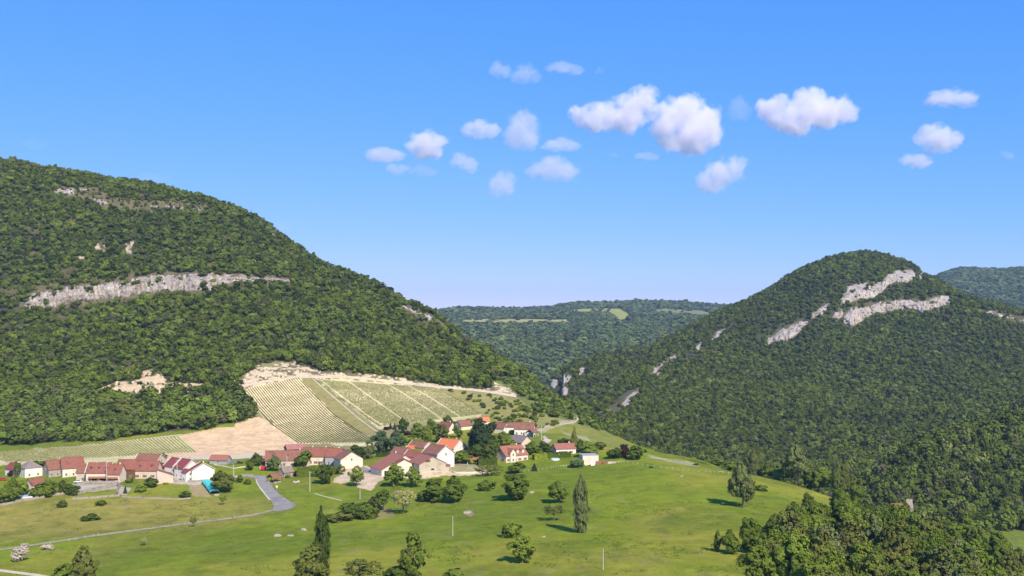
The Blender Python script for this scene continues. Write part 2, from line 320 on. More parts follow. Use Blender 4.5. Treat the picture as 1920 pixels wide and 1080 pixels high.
BAND = [(431, 721), (440, 711), (460, 703), (487, 683), (500, 690), (525, 680), (553, 680), (587, 693), (619, 699), (666, 699), (712, 702), (759, 712), (791, 716), (837, 724), (900, 729), (922, 728), (916, 712), (969, 737), (969, 744), (931, 738), (887, 731), (816, 727), (731, 717), (650, 710), (587, 711), (562, 708), (453, 729), (444, 729)]
ERODE = [(180, 745), (183, 728), (225, 716), (262, 712), (270, 695), (305, 696), (310, 715), (345, 718), (390, 720), (385, 730), (345, 738), (330, 735), (270, 740), (245, 742), (215, 735), (200, 738)]
CLEARINGS = [[(172, 458), (188, 456), (201, 462), (196, 472), (180, 470)], [(234, 476), (238, 452), (249, 452), (246, 478)], [(146, 487), (152, 474), (159, 476), (155, 488)], [(8, 470), (10, 461), (19, 462), (16, 470)], [(505, 428), (513, 428), (520, 442), (510, 440)]]
SCRUB = [(95, 366), (110, 348), (175, 346), (210, 366), (330, 376), (410, 384), (416, 404), (330, 396), (200, 392), (160, 376)]
CL1 = ([(36, 583), (60, 548), (124, 536), (184, 530), (249, 521), (296, 512), (370, 509), (403, 506), (427, 513), (444, 514), (548, 523)], [(36, 585), (60, 578), (110, 574), (145, 566), (207, 558), (231, 558), (267, 549), (356, 546), (394, 543), (409, 537), (444, 526), (548, 528)])
CL2 = ([(740, 563), (770, 572), (800, 586), (828, 599), (853, 616), (890, 639)], [(740, 568), (770, 583), (800, 599), (837, 615), (856, 625), (890, 644)])
def band_d(px, py, cl, pad):
    t = np.interp(px, *zip(*cl[0])); b = np.interp(px, *zip(*cl[1])); return (px > cl[0][0][0]) & (px < cl[0][-1][0]) & (py > t-pad) & (py < b+pad)
GRASS, OLIVE = np.array([.195, .235, .022]), np.array([.265, .250, .036])
def mixv(C, m, c2):
    m = np.asarray(m, float)[:, None]; return C*(1-m)+np.asarray(c2)*m
def col_A(px, py, x, y, Yk):
    wx = px+(fbm(x/9, y/9, 3, 1)-.5)*9; wy = py+(fbm(x/9, y/9, 3, 5)-.5)*7
    C = np.repeat(GRASS[None], len(px), 0)
    big = fbm(x/55, y/80, 4, 3)
    C = mixv(C, sstep(.40, .62, big)*.75, OLIVE)
    C = mixv(C, sstep(.6, .42, fbm(x/34, y/55, 4, 8))*.55, (.12, .165, .020))
    left = sstep(560, 420, px)*sstep(1030, 1000, py+px*.08)*sstep(925, 945, py)
    C = mixv(C, left*(.45+.5*fbm(x/16, y/22, 4, 9)), (.31, .25, .060))
    C = mixv(C, sstep(.66, .75, fbm(x/7, y/10, 4, 12))*.3*(py > 930), (.26, .20, .10))
    C = mixv(C, sstep(.64, .70, fbm(x/10, y/14, 4, 14))*.4*(py > 900), (.115, .145, .025))
    nose = sstep(1000, 1100, px)*sstep(850, 830, py); C = mixv(C, nose*.7*fbm(x/12, y/16, 4, 21), (.31, .27, .09))
    vis0 = y < Yk[:, 10]+5
    forest = inpoly(wx, wy, FOREST_A) | (y > Yk[:, 10]+8)
    C = mixv(C, inpoly(wx, wy, [(425, 722), (485, 670), (560, 670), (700, 695), (930, 725), (975, 745), (915, 785), (880, 800), (740, 812), (710, 842), (556, 842), (480, 790)]), (.28, .25, .105))
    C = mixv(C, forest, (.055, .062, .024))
    C = mixv(C, forest & (px > 925) & (y < 1085) & vis0, (.165, .185, .05))
    fl = forest & (fbm(x/14, y/14, 4, 23) > .63); C = mixv(C, fl*.6, (.13, .105, .05))
    scr = inpoly(wx, wy, SCRUB); C = mixv(C, scr*(.3+.6*fbm(x/20, y/20, 3, 22)), (.21, .165, .085))
    vis = y < Yk[:, 10]+5
    for P, cc, k in ((VINE_L, (.80, .64, .35), .98), (VINE_R, (.72, .60, .30), .96), (VINE_B, (.66, .57, .29), .86)):
        C = mixv(C, inpoly(wx, wy, P)*(k-.22*fbm(x/14, y/14, 4, 26)), cc)
    low = inpoly(px, py, VINE_L)*sstep(785, 830, py+(px-600)*.06); C = mixv(C, low*.35, (.33, .33, .09))
    low = inpoly(px, py, VINE_R)*sstep(.45, .6, fbm(x/30, y/30, 3, 28)); C = mixv(C, low*.4, (.30, .32, .09))
    scrub2 = inpoly(px, py, [(816, 727), (931, 738), (969, 744), (1000, 770), (1069, 790), (1020, 806), (950, 800), (906, 777)]); C = mixv(C, scrub2*.85, (.30, .265, .085))
    C = mixv(C, inpoly(wx, wy, TAN)*.97, (.70, .48, .26)); C = mixv(C, inpoly(wx, wy, TAN)*sstep(.5, .68, fbm(x/10, y/3, 4, 31))*.45, (.60, .40, .21))
    rk = fbm(x/7, y/7, 5, 33)
    C = mixv(C, inpoly(wx, wy, BAND) | inpoly(wx, wy, ERODE), (.17, .15, .065))
    C = mixv(C, inpoly(wx, wy, BAND)*sstep(.49, .55, rk), (.66, .51, .31))
    C = mixv(C, inpoly(wx, wy, ERODE)*sstep(.40, .48, rk), (.60, .445, .25))
    for P in CLEARINGS: C = mixv(C, inpoly(wx, wy, P)*sstep(.35, .5, rk), (.48, .38, .26))
    C = mixv(C, ((band_d(wx, wy, CL1, 9) | band_d(wx, wy, CL2, 4)) & vis)*.8, (.15, .125, .070))
    # strips and yards
    for P, cc, k in (([(622, 903), (634, 893), (650, 880), (668, 874), (690, 874), (717, 888), (735, 893), (710, 905), (695, 922), (673, 914), (662, 902), (640, 906)], (.62, .46, .30), .9),
                     ([(735, 893), (760, 886), (790, 889), (826, 876), (845, 883), (861, 888), (900, 882), (925, 884), (900, 890), (826, 893), (790, 899), (750, 897)], (.64, .50, .33), .9),
                     ([(848, 868), (900, 864), (905, 880), (860, 885), (845, 880)], (.42, .33, .22), .6),
                     ([(352, 906), (385, 905), (396, 931), (362, 932)], (.40, .29, .16), .75), ([(320, 893), (400, 900), (396, 907), (320, 906)], (.50, .44, .38), .8),
                     ([(136, 908), (219, 904), (222, 918), (150, 922)], (.46, .40, .30), .9), ([(1006, 806), (1042, 790), (1079, 787), (1075, 795), (1042, 802), (1014, 812)], (.50, .42, .26), .6),
                     ([(1045, 807), (1100, 820), (1110, 828), (1060, 816)], (.50, .44, .28), .45), ([(1212, 853), (1290, 865), (1312, 872), (1308, 876), (1250, 866)], (.48, .42, .27), .6),
                     ([(690, 932), (740, 960), (735, 972), (690, 974)], (.32, .21, .12), .5), ([(870, 958), (888, 955), (884, 968), (872, 966)], (.40, .26, .19), .7),
                     ([(1020, 817), (1035, 824), (1030, 833), (1018, 830)], (.60, .50, .38), .8), ([(220, 908), (245, 915), (240, 930), (222, 928)], (.50, .42, .34), .7)):
        C = mixv(C, inpoly(wx, wy, P)*k*(vis), cc)
    strip = inpoly(px, py, [(562, 707), (584, 709), (640, 757), (700, 806), (706, 806), (700, 815), (656, 802)]); C = mixv(C, strip*.9*(.75+.4*fbm(x/5, y/5, 3, 71)), (.30, .255, .085))
    vf = (y > Yk[:, 10]+60) & (px > 1855) & (y < 850); C = mixv(C, vf, (.165, .195, .03))
    C = mixv(C, vf & (py > 1058) & (py < 1068+(px-1900)*.03), (.42, .29, .19))
    return C*(1+.25*(fbm(x/3, y/4, 3, 40)-.5))[:, None]
px_vis = np.concatenate([np.arange(-900, -60, 40), np.arange(-60, 1980, 2.3), np.arange(1980, 2901, 46)])
MG = ground_mat('meadow_and_soil', .12, .8, .22, .3)
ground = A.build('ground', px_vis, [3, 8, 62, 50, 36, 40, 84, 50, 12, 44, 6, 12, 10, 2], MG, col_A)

BX = [1000, 1060, 1097, 1150, 1250, 1350, 1450, 1550, 1600, 1700, 1780, 1850, 1920, 2400, 2900]
SKY_B = [(1000, 828), (1060, 800), (1097, 771), (1128, 760), (1150, 740), (1206, 684), (1231, 650), (1278, 628), (1306, 609), (1359, 583), (1394, 569), (1416, 558), (1451, 540), (1478, 523), (1510, 506), (1546, 491), (1587, 481), (1623, 477), (1647, 481), (1676, 490), (1715, 503), (1730, 517), (1756, 528), (1780, 545), (1825, 563), (1854, 568), (1884, 575), (1920, 583), (2400, 640), (2900, 680)]
B = Sheet(BX, [
 ('z', [-169]*15, [880]*15),
 ('p', [860, 850, 840, 830, 840, 850, 850, 850, 850, 850, 850, 850, 850, 850, 850], [1020, 1050, 1080, 1110, 1150, 1180, 1230, 1250, 1250, 1250, 1250, 1250, 1250, 1250, 1250]),
 ('p', [845, 830, 810, 790, 760, 745, 740, 740, 740, 740, 740, 740, 740, 745, 750], [1100, 1130, 1180, 1250, 1400, 1500, 1540, 1560, 1560, 1560, 1560, 1560, 1560, 1530, 1500]),
 ('p', [835, 813, 788, 762, 700, 655, 641, 607, 607, 581, 574, 583, 606, 680, 710], [1170, 1200, 1260, 1350, 1650, 1800, 1860, 1880, 1890, 1930, 1940, 1930, 1900, 1800, 1750]),
 ('p', [833, 811, 785, 758, 690, 642, 618, 585, 582, 560, 557, 576, 597, 670, 700], [1180, 1210, 1275, 1370, 1670, 1825, 1885, 1910, 1918, 1955, 1962, 1945, 1915, 1815, 1765]),
 ('p', SKY_B, [1230, 1280, 1370, 1520, 1950, 2200, 2220, 2210, 2200, 2180, 2120, 2080, 2050, 1950, 1900]),
 ('r', [-8]*15, [70]*15), ('r', [-110]*15, [380]*15), ('z', [-169]*15, [3100]*15)],
 amp=lambda x, y: 17*sstep(1050, 1350, y)*sstep(200, 400, x)*(1-.75*sstep(1980, 2120, y)), nscale=210)
CL3 = ([(1438, 636), (1462, 618), (1490, 606), (1516, 600)], [(1438, 645), (1462, 643), (1484, 637), (1516, 606)])
CL4 = ([(1582, 592), (1597, 574), (1632, 568), (1660, 562), (1690, 559), (1715, 564), (1735, 562), (1765, 553), (1782, 555)], [(1582, 605), (1599, 612), (1632, 593), (1676, 580), (1700, 580), (1730, 586), (1755, 578), (1775, 572), (1782, 572)])
CL5 = ([(1652, 530), (1662, 512), (1680, 506), (1705, 503), (1716, 508)], [(1652, 548), (1666, 535), (1680, 529), (1700, 531), (1716, 518)])
CL6 = ([(1575, 552), (1590, 535), (1612, 528), (1640, 530), (1652, 522)], [(1575, 572), (1590, 566), (1620, 560), (1648, 556), (1656, 548)])
CL7 = ([(1842, 580), (1870, 586), (1895, 588), (1930, 594), (1990, 606)], [(1842, 583), (1870, 591), (1895, 598), (1930, 607), (1990, 616)])
CL8 = ([(1142, 758), (1160, 743), (1180, 735), (1200, 729)], [(1142, 771), (1162, 770), (1182, 757), (1200, 738)])
CL9 = ([(1294, 662), (1302, 648), (1312, 640), (1320, 640)], [(1294, 672), (1302, 668), (1312, 654), (1320, 645)])
CL10 = ([(1520, 590), (1538, 574), (1556, 566)], [(1520, 598), (1540, 590), (1556, 574)])
CL11 = ([(1332, 632), (1350, 618), (1366, 612)], [(1332, 640), (1352, 628), (1366, 618)])
CL12 = ([(1560, 590), (1572, 580), (1582, 578)], [(1560, 600), (1572, 598), (1582, 592)])
CL13 = ([(1722, 512), (1732, 514)], [(1722, 524), (1732, 522)])
CL14 = ([(1222, 690), (1236, 680), (1246, 676)], [(1222, 700), (1238, 692), (1246, 682)])
CL15 = ([(1256, 668), (1270, 658), (1280, 654)], [(1256, 676), (1272, 669), (1280, 660)])
CLB = [CL14, CL15, CL3, CL4, CL5, CL6, CL7, CL8, CL9, CL10, CL11, CL12, CL13]
def forest_floor(px, py, x, y, Yk):
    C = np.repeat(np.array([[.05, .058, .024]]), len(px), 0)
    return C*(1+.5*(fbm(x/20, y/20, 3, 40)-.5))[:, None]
def col_B(px, py, x, y, Yk):
    C = forest_floor(px, py, x, y, Yk)
    rocky = sstep(120, 0, np.abs((px-1145)*-.76+768-py)*4)*sstep(1400, 1340, px); C = mixv(C, rocky*sstep(.40, .55, fbm(x/14, y/14, 4, 43))*.85, (.26, .205, .16))
    for cl in CLB: C = mixv(C, band_d(px, py, cl, 4)*.9, (.105, .095, .045))
    return C
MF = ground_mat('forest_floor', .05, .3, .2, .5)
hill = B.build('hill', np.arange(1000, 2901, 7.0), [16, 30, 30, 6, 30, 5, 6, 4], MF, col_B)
E = Sheet([1520, 1560, 1700, 1840, 1920, 2900], [
 ('z', [-170]*6, [850, 850, 850, 850, 850, 880]),
 ('p', [965, 955, 925, 905, 895, 880], [880, 885, 900, 920, 930, 980]),
 ('p', [(1520, 962), (1560, 948), (1620, 918), (1700, 864), (1760, 829), (1840, 806), (1920, 779), (2900, 610)], [905, 915, 980, 1050, 1090, 1300]),
 ('r', [-12]*6, [80]*6), ('z', [-170]*6, [1500]*6)], amp=3, nscale=80)
spur = E.build('hill_spur', np.arange(1520, 2901, 9.0), [8, 26, 8, 5], MF, forest_floor)
SKY_C = [(-900, 600), (400, 598), (800, 590), (894, 583), (956, 584), (1025, 582), (1081, 575), (1144, 573), (1212, 571), (1269, 574), (1356, 580), (1500, 584), (2900, 590)]
Cc = Sheet([-900, 500, 900, 1100, 1300, 1500, 2900], [
 ('z', [-171]*7, [1700]*7),
 ('p', [760, 760, 762, 762, 758, 755, 755], [1950]*7), ('p', [700, 700, 700, 706, 690, 690, 690], [2350]*7), ('p', [650]*7, [2900]*7),
 ('p', [607, 607, 605, 603, 606, 606, 606], [3700]*7), ('p', [598, 598, 596, 592, 590, 594, 596], [4400]*7),
 ('p', SKY_C, [5250]*7), ('r', [-25]*7, [500]*7), ('z', [-120]*7, [9500]*7)], amp=lambda x, y: 22*sstep(2100, 2700, y)*(1-sstep(3600, 4300, y)*.8), nscale=520)
FIELDS_C = [[(862, 603), (868, 597), (950, 598), (1066, 599), (1068, 603), (960, 605)], [(1050, 583), (1090, 579), (1140, 578), (1165, 577), (1185, 588), (1184, 596), (1160, 600), (1152, 590), (1135, 584), (1100, 584)], [(1225, 577), (1330, 583), (1340, 590), (1260, 588), (1225, 584)]]
def col_C(px, py, x, y, Yk):
    C = forest_floor(px, py, x, y, Yk); wx = px+(fbm(x/60, y/60, 3, 1)-.5)*8
    for i, P in enumerate(FIELDS_C): C = mixv(C, inpoly(wx, py, P), ((.36, .33, .11), (.31, .31, .08), (.20, .22, .08))[i])
    return C
plateau = Cc.build('plateau', np.concatenate([np.arange(-900, 700, 80), np.arange(700, 1450, 5.0), np.arange(1450, 2901, 80)]), [10, 30, 40, 60, 60, 60, 6, 6], MF, col_C)
G = Sheet([1046, 1050, 1070, 1085, 1110, 1175, 1240, 1350, 1450], [
 ('z', [-172]*9, [1620, 1620, 1620, 1620, 1620, 1620, 1620, 1620, 1620]),
 ('p', [(1046, 765), (1050, 742), (1054, 714), (1058, 696), (1072, 691), (1085, 687), (1110, 680), (1175, 664), (1240, 654), (1350, 625), (1450, 625)], [1700, 1710, 1760, 1800, 1850, 1950, 2080, 2280, 2300]),
 ('r', [-6]*9, [60]*9), ('z', [-172]*9, [2600]*9)], amp=3, nscale=80)
wallhill = G.build('gorge_flank', np.arange(1046, 1451, 3.0), [30, 6, 4], MF, forest_floor)
D = Sheet([1480, 1700, 1920, 2900], [('z', [-173]*4, [3200]*4), ('p', [(1480, 600), (1700, 552), (1756, 524), (1774, 515), (1807, 509), (1860, 510), (1920, 508), (2300, 520), (2900, 560)], [5250]*4), ('r', [-30]*4, [400]*4), ('z', [-150]*4, [8000]*4)], amp=12, nscale=300)
farhill = D.build('far_hill', np.arange(1480, 2901, 12.0), [60, 6, 5], MF, forest_floor)
H2 = Sheet([400, 700, 1000, 1300], [('z', [-173]*4, [6500]*4), ('p', [(400, 592), (760, 584), (830, 581), (900, 579), (960, 581), (1040, 586), (1300, 592)], [9500]*4), ('r', [-30]*4, [400]*4), ('z', [-150]*4, [12000]*4)], amp=14, nscale=500)
H2.build('far_ridge', np.arange(400, 1301, 12.0), [40, 6, 5], MF, forest_floor)
xs = np.linspace(-12000, 12000, 60); ys = np.linspace(-400, 12500, 40)
gx, gy = np.meshgrid(xs, ys, indexing='ij'); V = np.stack([gx, gy, np.full_like(gx, -176)], -1).reshape(-1, 3)
me = mesh_np('valley_floor', V, grid_faces(60, 40)[:, ::-1], MF, True); a = me.color_attributes.new('Col', 'FLOAT_COLOR', 'POINT')
a.data.foreach_set('color', np.tile(np.array([.06, .08, .03, 1], np.float32), len(V))); tag(link('valley_floor', me), kind='structure')

# ------------------------------------------------------------------ haze
m, t, out = newmat('air'); pv = N(t, 'ShaderNodeVolumePrincipled'); pv.inputs['Color'].default_value = (.45, .66, 1, 1)
pv.inputs['Density'].default_value = 4.2e-5; pv.inputs['Anisotropy'].default_value = .0; t.links.new(pv.outputs[0], out.inputs['Volume'])
hz = MB().box(-12500, 12500, -600, 13000, -180, 290).build('haze', m); tag(hz, kind='stuff')

# ------------------------------------------------------------------ tree prototypes
def quads(P, Nn, size, r):
    n = len(P); Nn = Nn/np.linalg.norm(Nn, axis=1, keepdims=True)
    u = np.cross(Nn, r.randn(n, 3)); u /= np.linalg.norm(u, axis=1, keepdims=True)+1e-9; v = np.cross(Nn, u)
    s = (size*(.7+.6*r.rand(n)))[:, None]*.5; k = (.6+.4*r.rand(n))[:, None]
    V = np.stack([P-u*s-v*s*k, P+u*s-v*s*k*.6, P+u*s*.8+v*s*k, P-u*s*.7+v*s*k], 1).reshape(-1, 3)
    return V, np.arange(4*n).reshape(-1, 4)
def crown_pts(kind, n, seed, nc=None):
    """sprays of leaves: clump centres spread over the limbs' ends, leaves round each clump"""
    r = np.random.RandomState(seed)
    nc = nc or {'round': 95, 'bush': 45, 'loose': 80, 'willow': 70, 'poplar': 120, 'spruce': 1}[kind]
    if kind in ('round', 'bush', 'loose', 'willow'):
        nl = {'round': 11, 'bush': 8, 'loose': 13, 'willow': 12}[kind]; L = []
        zc, zr, rr = {'round': (.50, .34, .29), 'bush': (.38, .26, .32), 'loose': (.52, .39, .26), 'willow': (.62, .24, .32)}[kind]
        for i in range(nl):
            d = r.randn(3); d /= np.linalg.norm(d); k = (.5+.55*r.rand()); L.append((d[0]*rr*k, d[1]*rr*k, zc+d[2]*zr*k, (.10+.13*r.rand())))
        L.append((0, 0, zc, .24)); L = np.array(L); P = np.zeros((0, 3)); p = L[:, 3]**2; p /= p.sum()
        while len(P) < nc:
            i = r.choice(len(L), nc, p=p); d = r.randn(nc, 3); d[:, 2] += .3; d /= np.linalg.norm(d, axis=1, keepdims=True)
            q = L[i, :3]+d*(L[i, 3]*(.70+.38*r.rand(nc)))[:, None]; dist = np.linalg.norm(q[:, None, :]-L[None, :, :3], axis=2)/L[None, :, 3]
            P = np.concatenate([P, q[(dist.min(1) > .66) & (q[:, 2] > .04)]])
        C_ = P[:nc]; rc = (.045+.060*r.rand(nc)**1.5)*{'round': 1.05, 'bush': 1.5, 'loose': .85, 'willow': .8}[kind]*(95/nc)**.45*(1 if kind != 'bush' else .8); ez = .85
    elif kind == 'poplar':
        z = (np.arange(nc)+r.rand(nc))/nc; prof = np.clip(np.sin(np.pi*np.clip(z*.80+.17, 0, 1))**.7, .05, 1)*np.where(z > .82, (1-z)/.18*.8+.2, 1)
        a = r.rand(nc)*6.283; rad = .40*prof*(.45+.75*r.rand(nc)); C_ = np.stack([rad*np.cos(a), rad*np.sin(a), .05+z*.93], 1); rc = (.10+.09*r.rand(nc))*(prof*.8+.2); ez = .22
    if kind == 'spruce':
        z = 1-np.sqrt(r.rand(n)); tier = (z*13) % 1; rad = .5*(1-z)*(.5+.5*(1-tier))*(.7+.4*r.rand(n)); a = r.rand(n)*6.283; rad *= .7+.6*vnoise(a*2, z*6, 8)
        P = np.stack([rad*np.cos(a), rad*np.sin(a), .04+z*.96-rad*.15], 1); Q = np.stack([np.cos(a), np.sin(a), .8+0*z], 1)
    else:
        w_ = rc**1.7; i = r.choice(nc, n, p=w_/w_.sum()); d = r.randn(n, 3); d[:, 2] += .25; d /= np.linalg.norm(d, axis=1, keepdims=True)
        P = C_[i]+d*np.array([1, 1, ez])*(rc[i]*(.55+.6*r.rand(n)**.6))[:, None]; o_ = C_[i]-np.array([0, 0, .5 if kind != 'poplar' else 0])
        if kind == 'poplar': P[:, 2] += (r.rand(n)-.3)*rc[i]*.6; o_[:, 2] = .12
        on = o_/(np.linalg.norm(o_, axis=1, keepdims=True)+1e-6); Q = d*.75+on*.6
        P = P[:]; P[:, 2] = np.maximum(P[:, 2], .02)
    return P, Q+.38*r.randn(len(P), 3), r
def crown_mesh(kind, n, size, seed, mat, nc=None):
    P, Q, r = crown_pts(kind, n, seed, nc); V, Fq = quads(P, Q, np.full(len(P), size), r)
    me = mesh_np('crown', V, Fq, mat); a = me.attributes.new('rnd', 'FLOAT', 'FACE')
    cl = vnoise(P[:, 0]*9+5, P[:, 1]*9+P[:, 2]*11, seed % 7)           # clumps of older and younger leaves
    a.data.foreach_set('value', np.clip(.5*r.rand(len(Fq))+.5*cl, 0, 1).astype(np.float32)); return me
def trunk_mesh(kind, seed, mat):
    r = random.Random(seed); b = MB()
    if kind in ('poplar', 'spruce', 'cypress'): b.tube([(0, 0, -.03), (0, 0, .3), (0, 0, .85)], [.030, .022, .006], 6)
    else:
        b.tube([(0, 0, -.04), (.01, 0, .15), (.0, .01, .45), (.01, .0, .75)], [.036, .027, .018, .005], 6)
        for i in range(6 if kind != 'bare' else 16):
            a = r.random()*6.28; z0 = .14+.3*r.random(); l = .22+.2*r.random()
            b.tube([(0, 0, z0), (math.cos(a)*l*.5, math.sin(a)*l*.5, z0+l*.6), (math.cos(a)*l, math.sin(a)*l, z0+l*1.15)], [.014, .009, .003], 4)
    return b.mesh('trunk', mat)
_cm = {}
PAR = {'round': (4400, .052), 'bush': (1500, .085), 'loose': (3000, .050), 'willow': (1700, .036), 'poplar': (3600, .052), 'spruce': (2200, .070)}
def get_crown(kind, colr, big, v):
    k = (kind, colr, big, v)
    if k not in _cm:
        n, s = PAR[kind]; n, s = (n, s) if big else (int(n*.38), s*1.6)
        if colr == 'blossom': n = int(n*.7)
        _cm[k] = crown_mesh(kind, n, s, 100+v*13+len(kind), LEAF[colr])
    return _cm[k]
def tree(name, p, h, wd, kind, colr, label, cat='tree', group=None, v=None, tm='bark'):
    root = link(name, None, None, p, random.random()*6.28); root.empty_display_size = .5; tag(root, label, cat, group)
    v = random.randrange(4) if v is None else v; big = h > 9
    tk = ('t', kind, v, tm)
    if tk not in _cm: _cm[tk] = trunk_mesh(kind, v, M[tm])
    t_ = link('trunk', _cm[tk], root); t_.scale = (h*.75, h*.75, h) if kind != 'bush' else (h*.6, h*.6, h*.8)
    c_ = link('crown', get_crown(kind, colr, big, v), root); c_.scale = (wd, wd, h); c_.location = (0, 0, -.045*h)
    return root

# forests: prototypes live in collections outside the scene and are instanced on real ground points
def protos(cname, colr, specs):
    cl = bpy.data.collections.new(cname)
    for i, (kind, n, s) in enumerate(specs):
        o = bpy.data.objects.new('%s_%02d' % (cname, i), crown_mesh(kind, n, s, 300+i*7, LEAF[colr], 17)); cl.objects.link(o)
    return cl
P_NEAR = protos('hill_trees', 'forest', [('round', 420, .15), ('round', 420, .15), ('loose', 380, .14), ('round', 420, .14), ('loose', 380, .15), ('bush', 300, .17)])
P_RIGHT = protos('right_trees', 'forest_right', [('round', 400, .15), ('round', 400, .15), ('loose', 360, .14), ('round', 400, .14), ('bush', 300, .17)])
P_LOW = protos('low_trees', 'forest_low', [('round', 460, .14), ('loose', 420, .14), ('bush', 380, .15), ('round', 460, .14)])
P_FAR = protos('far_trees', 'forest_far_hazed', [('round', 260, .19), ('bush', 240, .20), ('loose', 240, .19), ('round', 260, .18)])
P_CON = protos('hill_conifers', 'conifer', [('spruce', 300, .12)])
def gn_forest(clc):
    g = bpy.data.node_groups.new('forest_'+clc.name, 'GeometryNodeTree')
    g.interface.new_socket('Geometry', in_out='INPUT', socket_type='NodeSocketGeometry'); g.interface.new_socket('Geometry', in_out='OUTPUT', socket_type='NodeSocketGeometry')
    gi = g.nodes.new('NodeGroupInput'); go = g.nodes.new('NodeGroupOutput'); ip = g.nodes.new('GeometryNodeInstanceOnPoints'); ci = g.nodes.new('GeometryNodeCollectionInfo')
    ci.inputs['Collection'].default_value = clc; ci.inputs['Separate Children'].default_value = True; ci.inputs['Reset Children'].default_value = True
    def na(nm, ty):
        n = g.nodes.new('GeometryNodeInputNamedAttribute'); n.data_type = ty; n.inputs['Name'].default_value = nm; return n.outputs['Attribute']
    er = g.nodes.new('FunctionNodeEulerToRotation'); g.links.new(na('rot', 'FLOAT_VECTOR'), er.inputs[0])
    ip.inputs['Pick Instance'].default_value = True
    g.links.new(gi.outputs[0], ip.inputs['Points']); g.links.new(ci.outputs[0], ip.inputs['Instance']); g.links.new(na('idx', 'INT'), ip.inputs['Instance Index'])
    g.links.new(er.outputs[0], ip.inputs['Rotation']); g.links.new(na('scl', 'FLOAT_VECTOR'), ip.inputs['Scale']); g.links.new(ip.outputs[0], go.inputs[0]); return g
GN = {c_.name: gn_forest(c_) for c_ in (P_NEAR, P_RIGHT, P_LOW, P_FAR, P_CON)}
def forest(name, pts, hs, wr, cl, r, sink=.12):
    n = len(pts); me = bpy.data.meshes.new(name); me.vertices.add(n); q = pts.copy(); q[:, 2] -= hs*sink; me.vertices.foreach_set('co', q.astype(np.float32).ravel())
    k = len(cl.objects); a = me.attributes.new('idx', 'INT', 'POINT'); a.data.foreach_set('value', r.randint(0, k, n).astype(np.int32))
    rot = np.stack([r.randn(n)*.08, r.randn(n)*.08, r.rand(n)*6.28], 1); a = me.attributes.new('rot', 'FLOAT_VECTOR', 'POINT'); a.data.foreach_set('vector', rot.astype(np.float32).ravel())
    wd = hs*wr*(.8+.5*r.rand(n)); a = me.attributes.new('scl', 'FLOAT_VECTOR', 'POINT'); a.data.foreach_set('vector', np.stack([wd, wd, hs], 1).astype(np.float32).ravel())
    o = link(name, me); md = o.modifiers.new('trees', 'NODES'); md.node_group = GN[cl.name]; tag(o, kind='stuff'); return o
def scatter(sheet, x0, x1, y0, y1, s, r, keep):
    gx, gy = np.meshgrid(np.arange(x0, x1, s), np.arange(y0, y1, s), indexing='ij')
    x = (gx+(r.rand(*gx.shape)-.5)*s*1.1).ravel(); y = (gy+(r.rand(*gx.shape)-.5)*s*1.1).ravel()
    px = 960+F*x/y; k = (px > -120) & (px < 2060); x, y, px = x[k], y[k], px[k]
    Y, Z = sheet.prof(px); z = pchip(Y, Z, y)+sheet.nz(x, y); py = HY-F*z/y
    k = keep(px, py, x, y, Y); return np.stack([x[k], y[k], z[k]], 1), px[k], py[k]
r = np.random.RandomState(3)
GC = [([(1055, 706), (1062, 694), (1071, 693)], [(1055, 724), (1062, 718), (1071, 710)]), ([(1053, 728), (1059, 724), (1065, 726)], [(1053, 744), (1059, 744), (1065, 738)]), ([(1086, 690), (1092, 687), (1098, 688)], [(1086, 704), (1092, 700), (1098, 694)]), ([(1033, 712), (1039, 702), (1045, 704)], [(1033, 724), (1039, 730), (1045, 722)])]
def off_gorge(px, py):
    k = np.ones(len(px), bool)
    for cl in GC:
        t_ = np.interp(px, *zip(*cl[0])); b_ = np.interp(px, *zip(*cl[1])); k &= ~((px > cl[0][0][0]-2) & (px < cl[0][-1][0]+2) & (py > t_) & (py < b_+11))
    return k
def keepA(px, py, x, y, Y):
    wx = px+(fbm(x/9, y/9, 3, 1)-.5)*9; wy = py+(fbm(x/9, y/9, 3, 5)-.5)*7; q = r.rand(len(px))
    k = inpoly(wx, wy, FOREST_A) & (y < Y[:, 10]+70)
    k &= ~((inpoly(wx, wy, ERODE) | inpoly(wx, wy-8, ERODE)) & (fbm(x/7, y/7, 5, 33) > .415)) & ~(inpoly(wx, wy, BAND) & (fbm(x/7, y/7, 5, 33) > .51))
    for P in CLEARINGS: k &= ~inpoly(px, py-4, P) & ~inpoly(px, py-9, P)
    k &= ~(inpoly(px, py-4, SCRUB) & (q < .45))
    for cl, pt, pb in ((CL1, -1, 9), (CL2, -1, 12)):
        t_ = np.interp(px, *zip(*cl[0])); b_ = np.interp(px, *zip(*cl[1])); ins = (px > cl[0][0][0]) & (px < cl[0][-1][0]) & (py > t_-pt) & (py < b_+pb)
        k &= ~(ins & (q < .88) & (fbm(x/10, y/10, 3, 61) < .66))
    k &= ~((fbm(x/14, y/14, 4, 23) > .68) & (q < .6))
    k &= ~((px > 925) & (y < 1085) & (y < Y[:, 10]-12) & (q < .30+.5*(fbm(x/11, y/11, 3, 77) > .5)))
    return k
pts, px, py = scatter(A, -1000, 300, 745, 1720, 5.7, r, keepA)
hs = (3.8+5.2*r.rand(len(pts))**1.4)*(1.15+.35*sstep(1000, 800, pts[:, 1])); hs *= .55+.95*fbm(pts[:, 0]/40, pts[:, 1]/40, 4, 6); nose = (px > 925) & (pts[:, 1] < 1085); hs = np.where(nose, hs*.62, hs); hs *= np.where(inpoly(px, py-4, SCRUB), .55, 1)*np.where(inpoly(px, py, BAND) | inpoly(px, py, ERODE), .45, 1)
print('hill A trees', len(pts)); con = r.rand(len(pts)) < .012
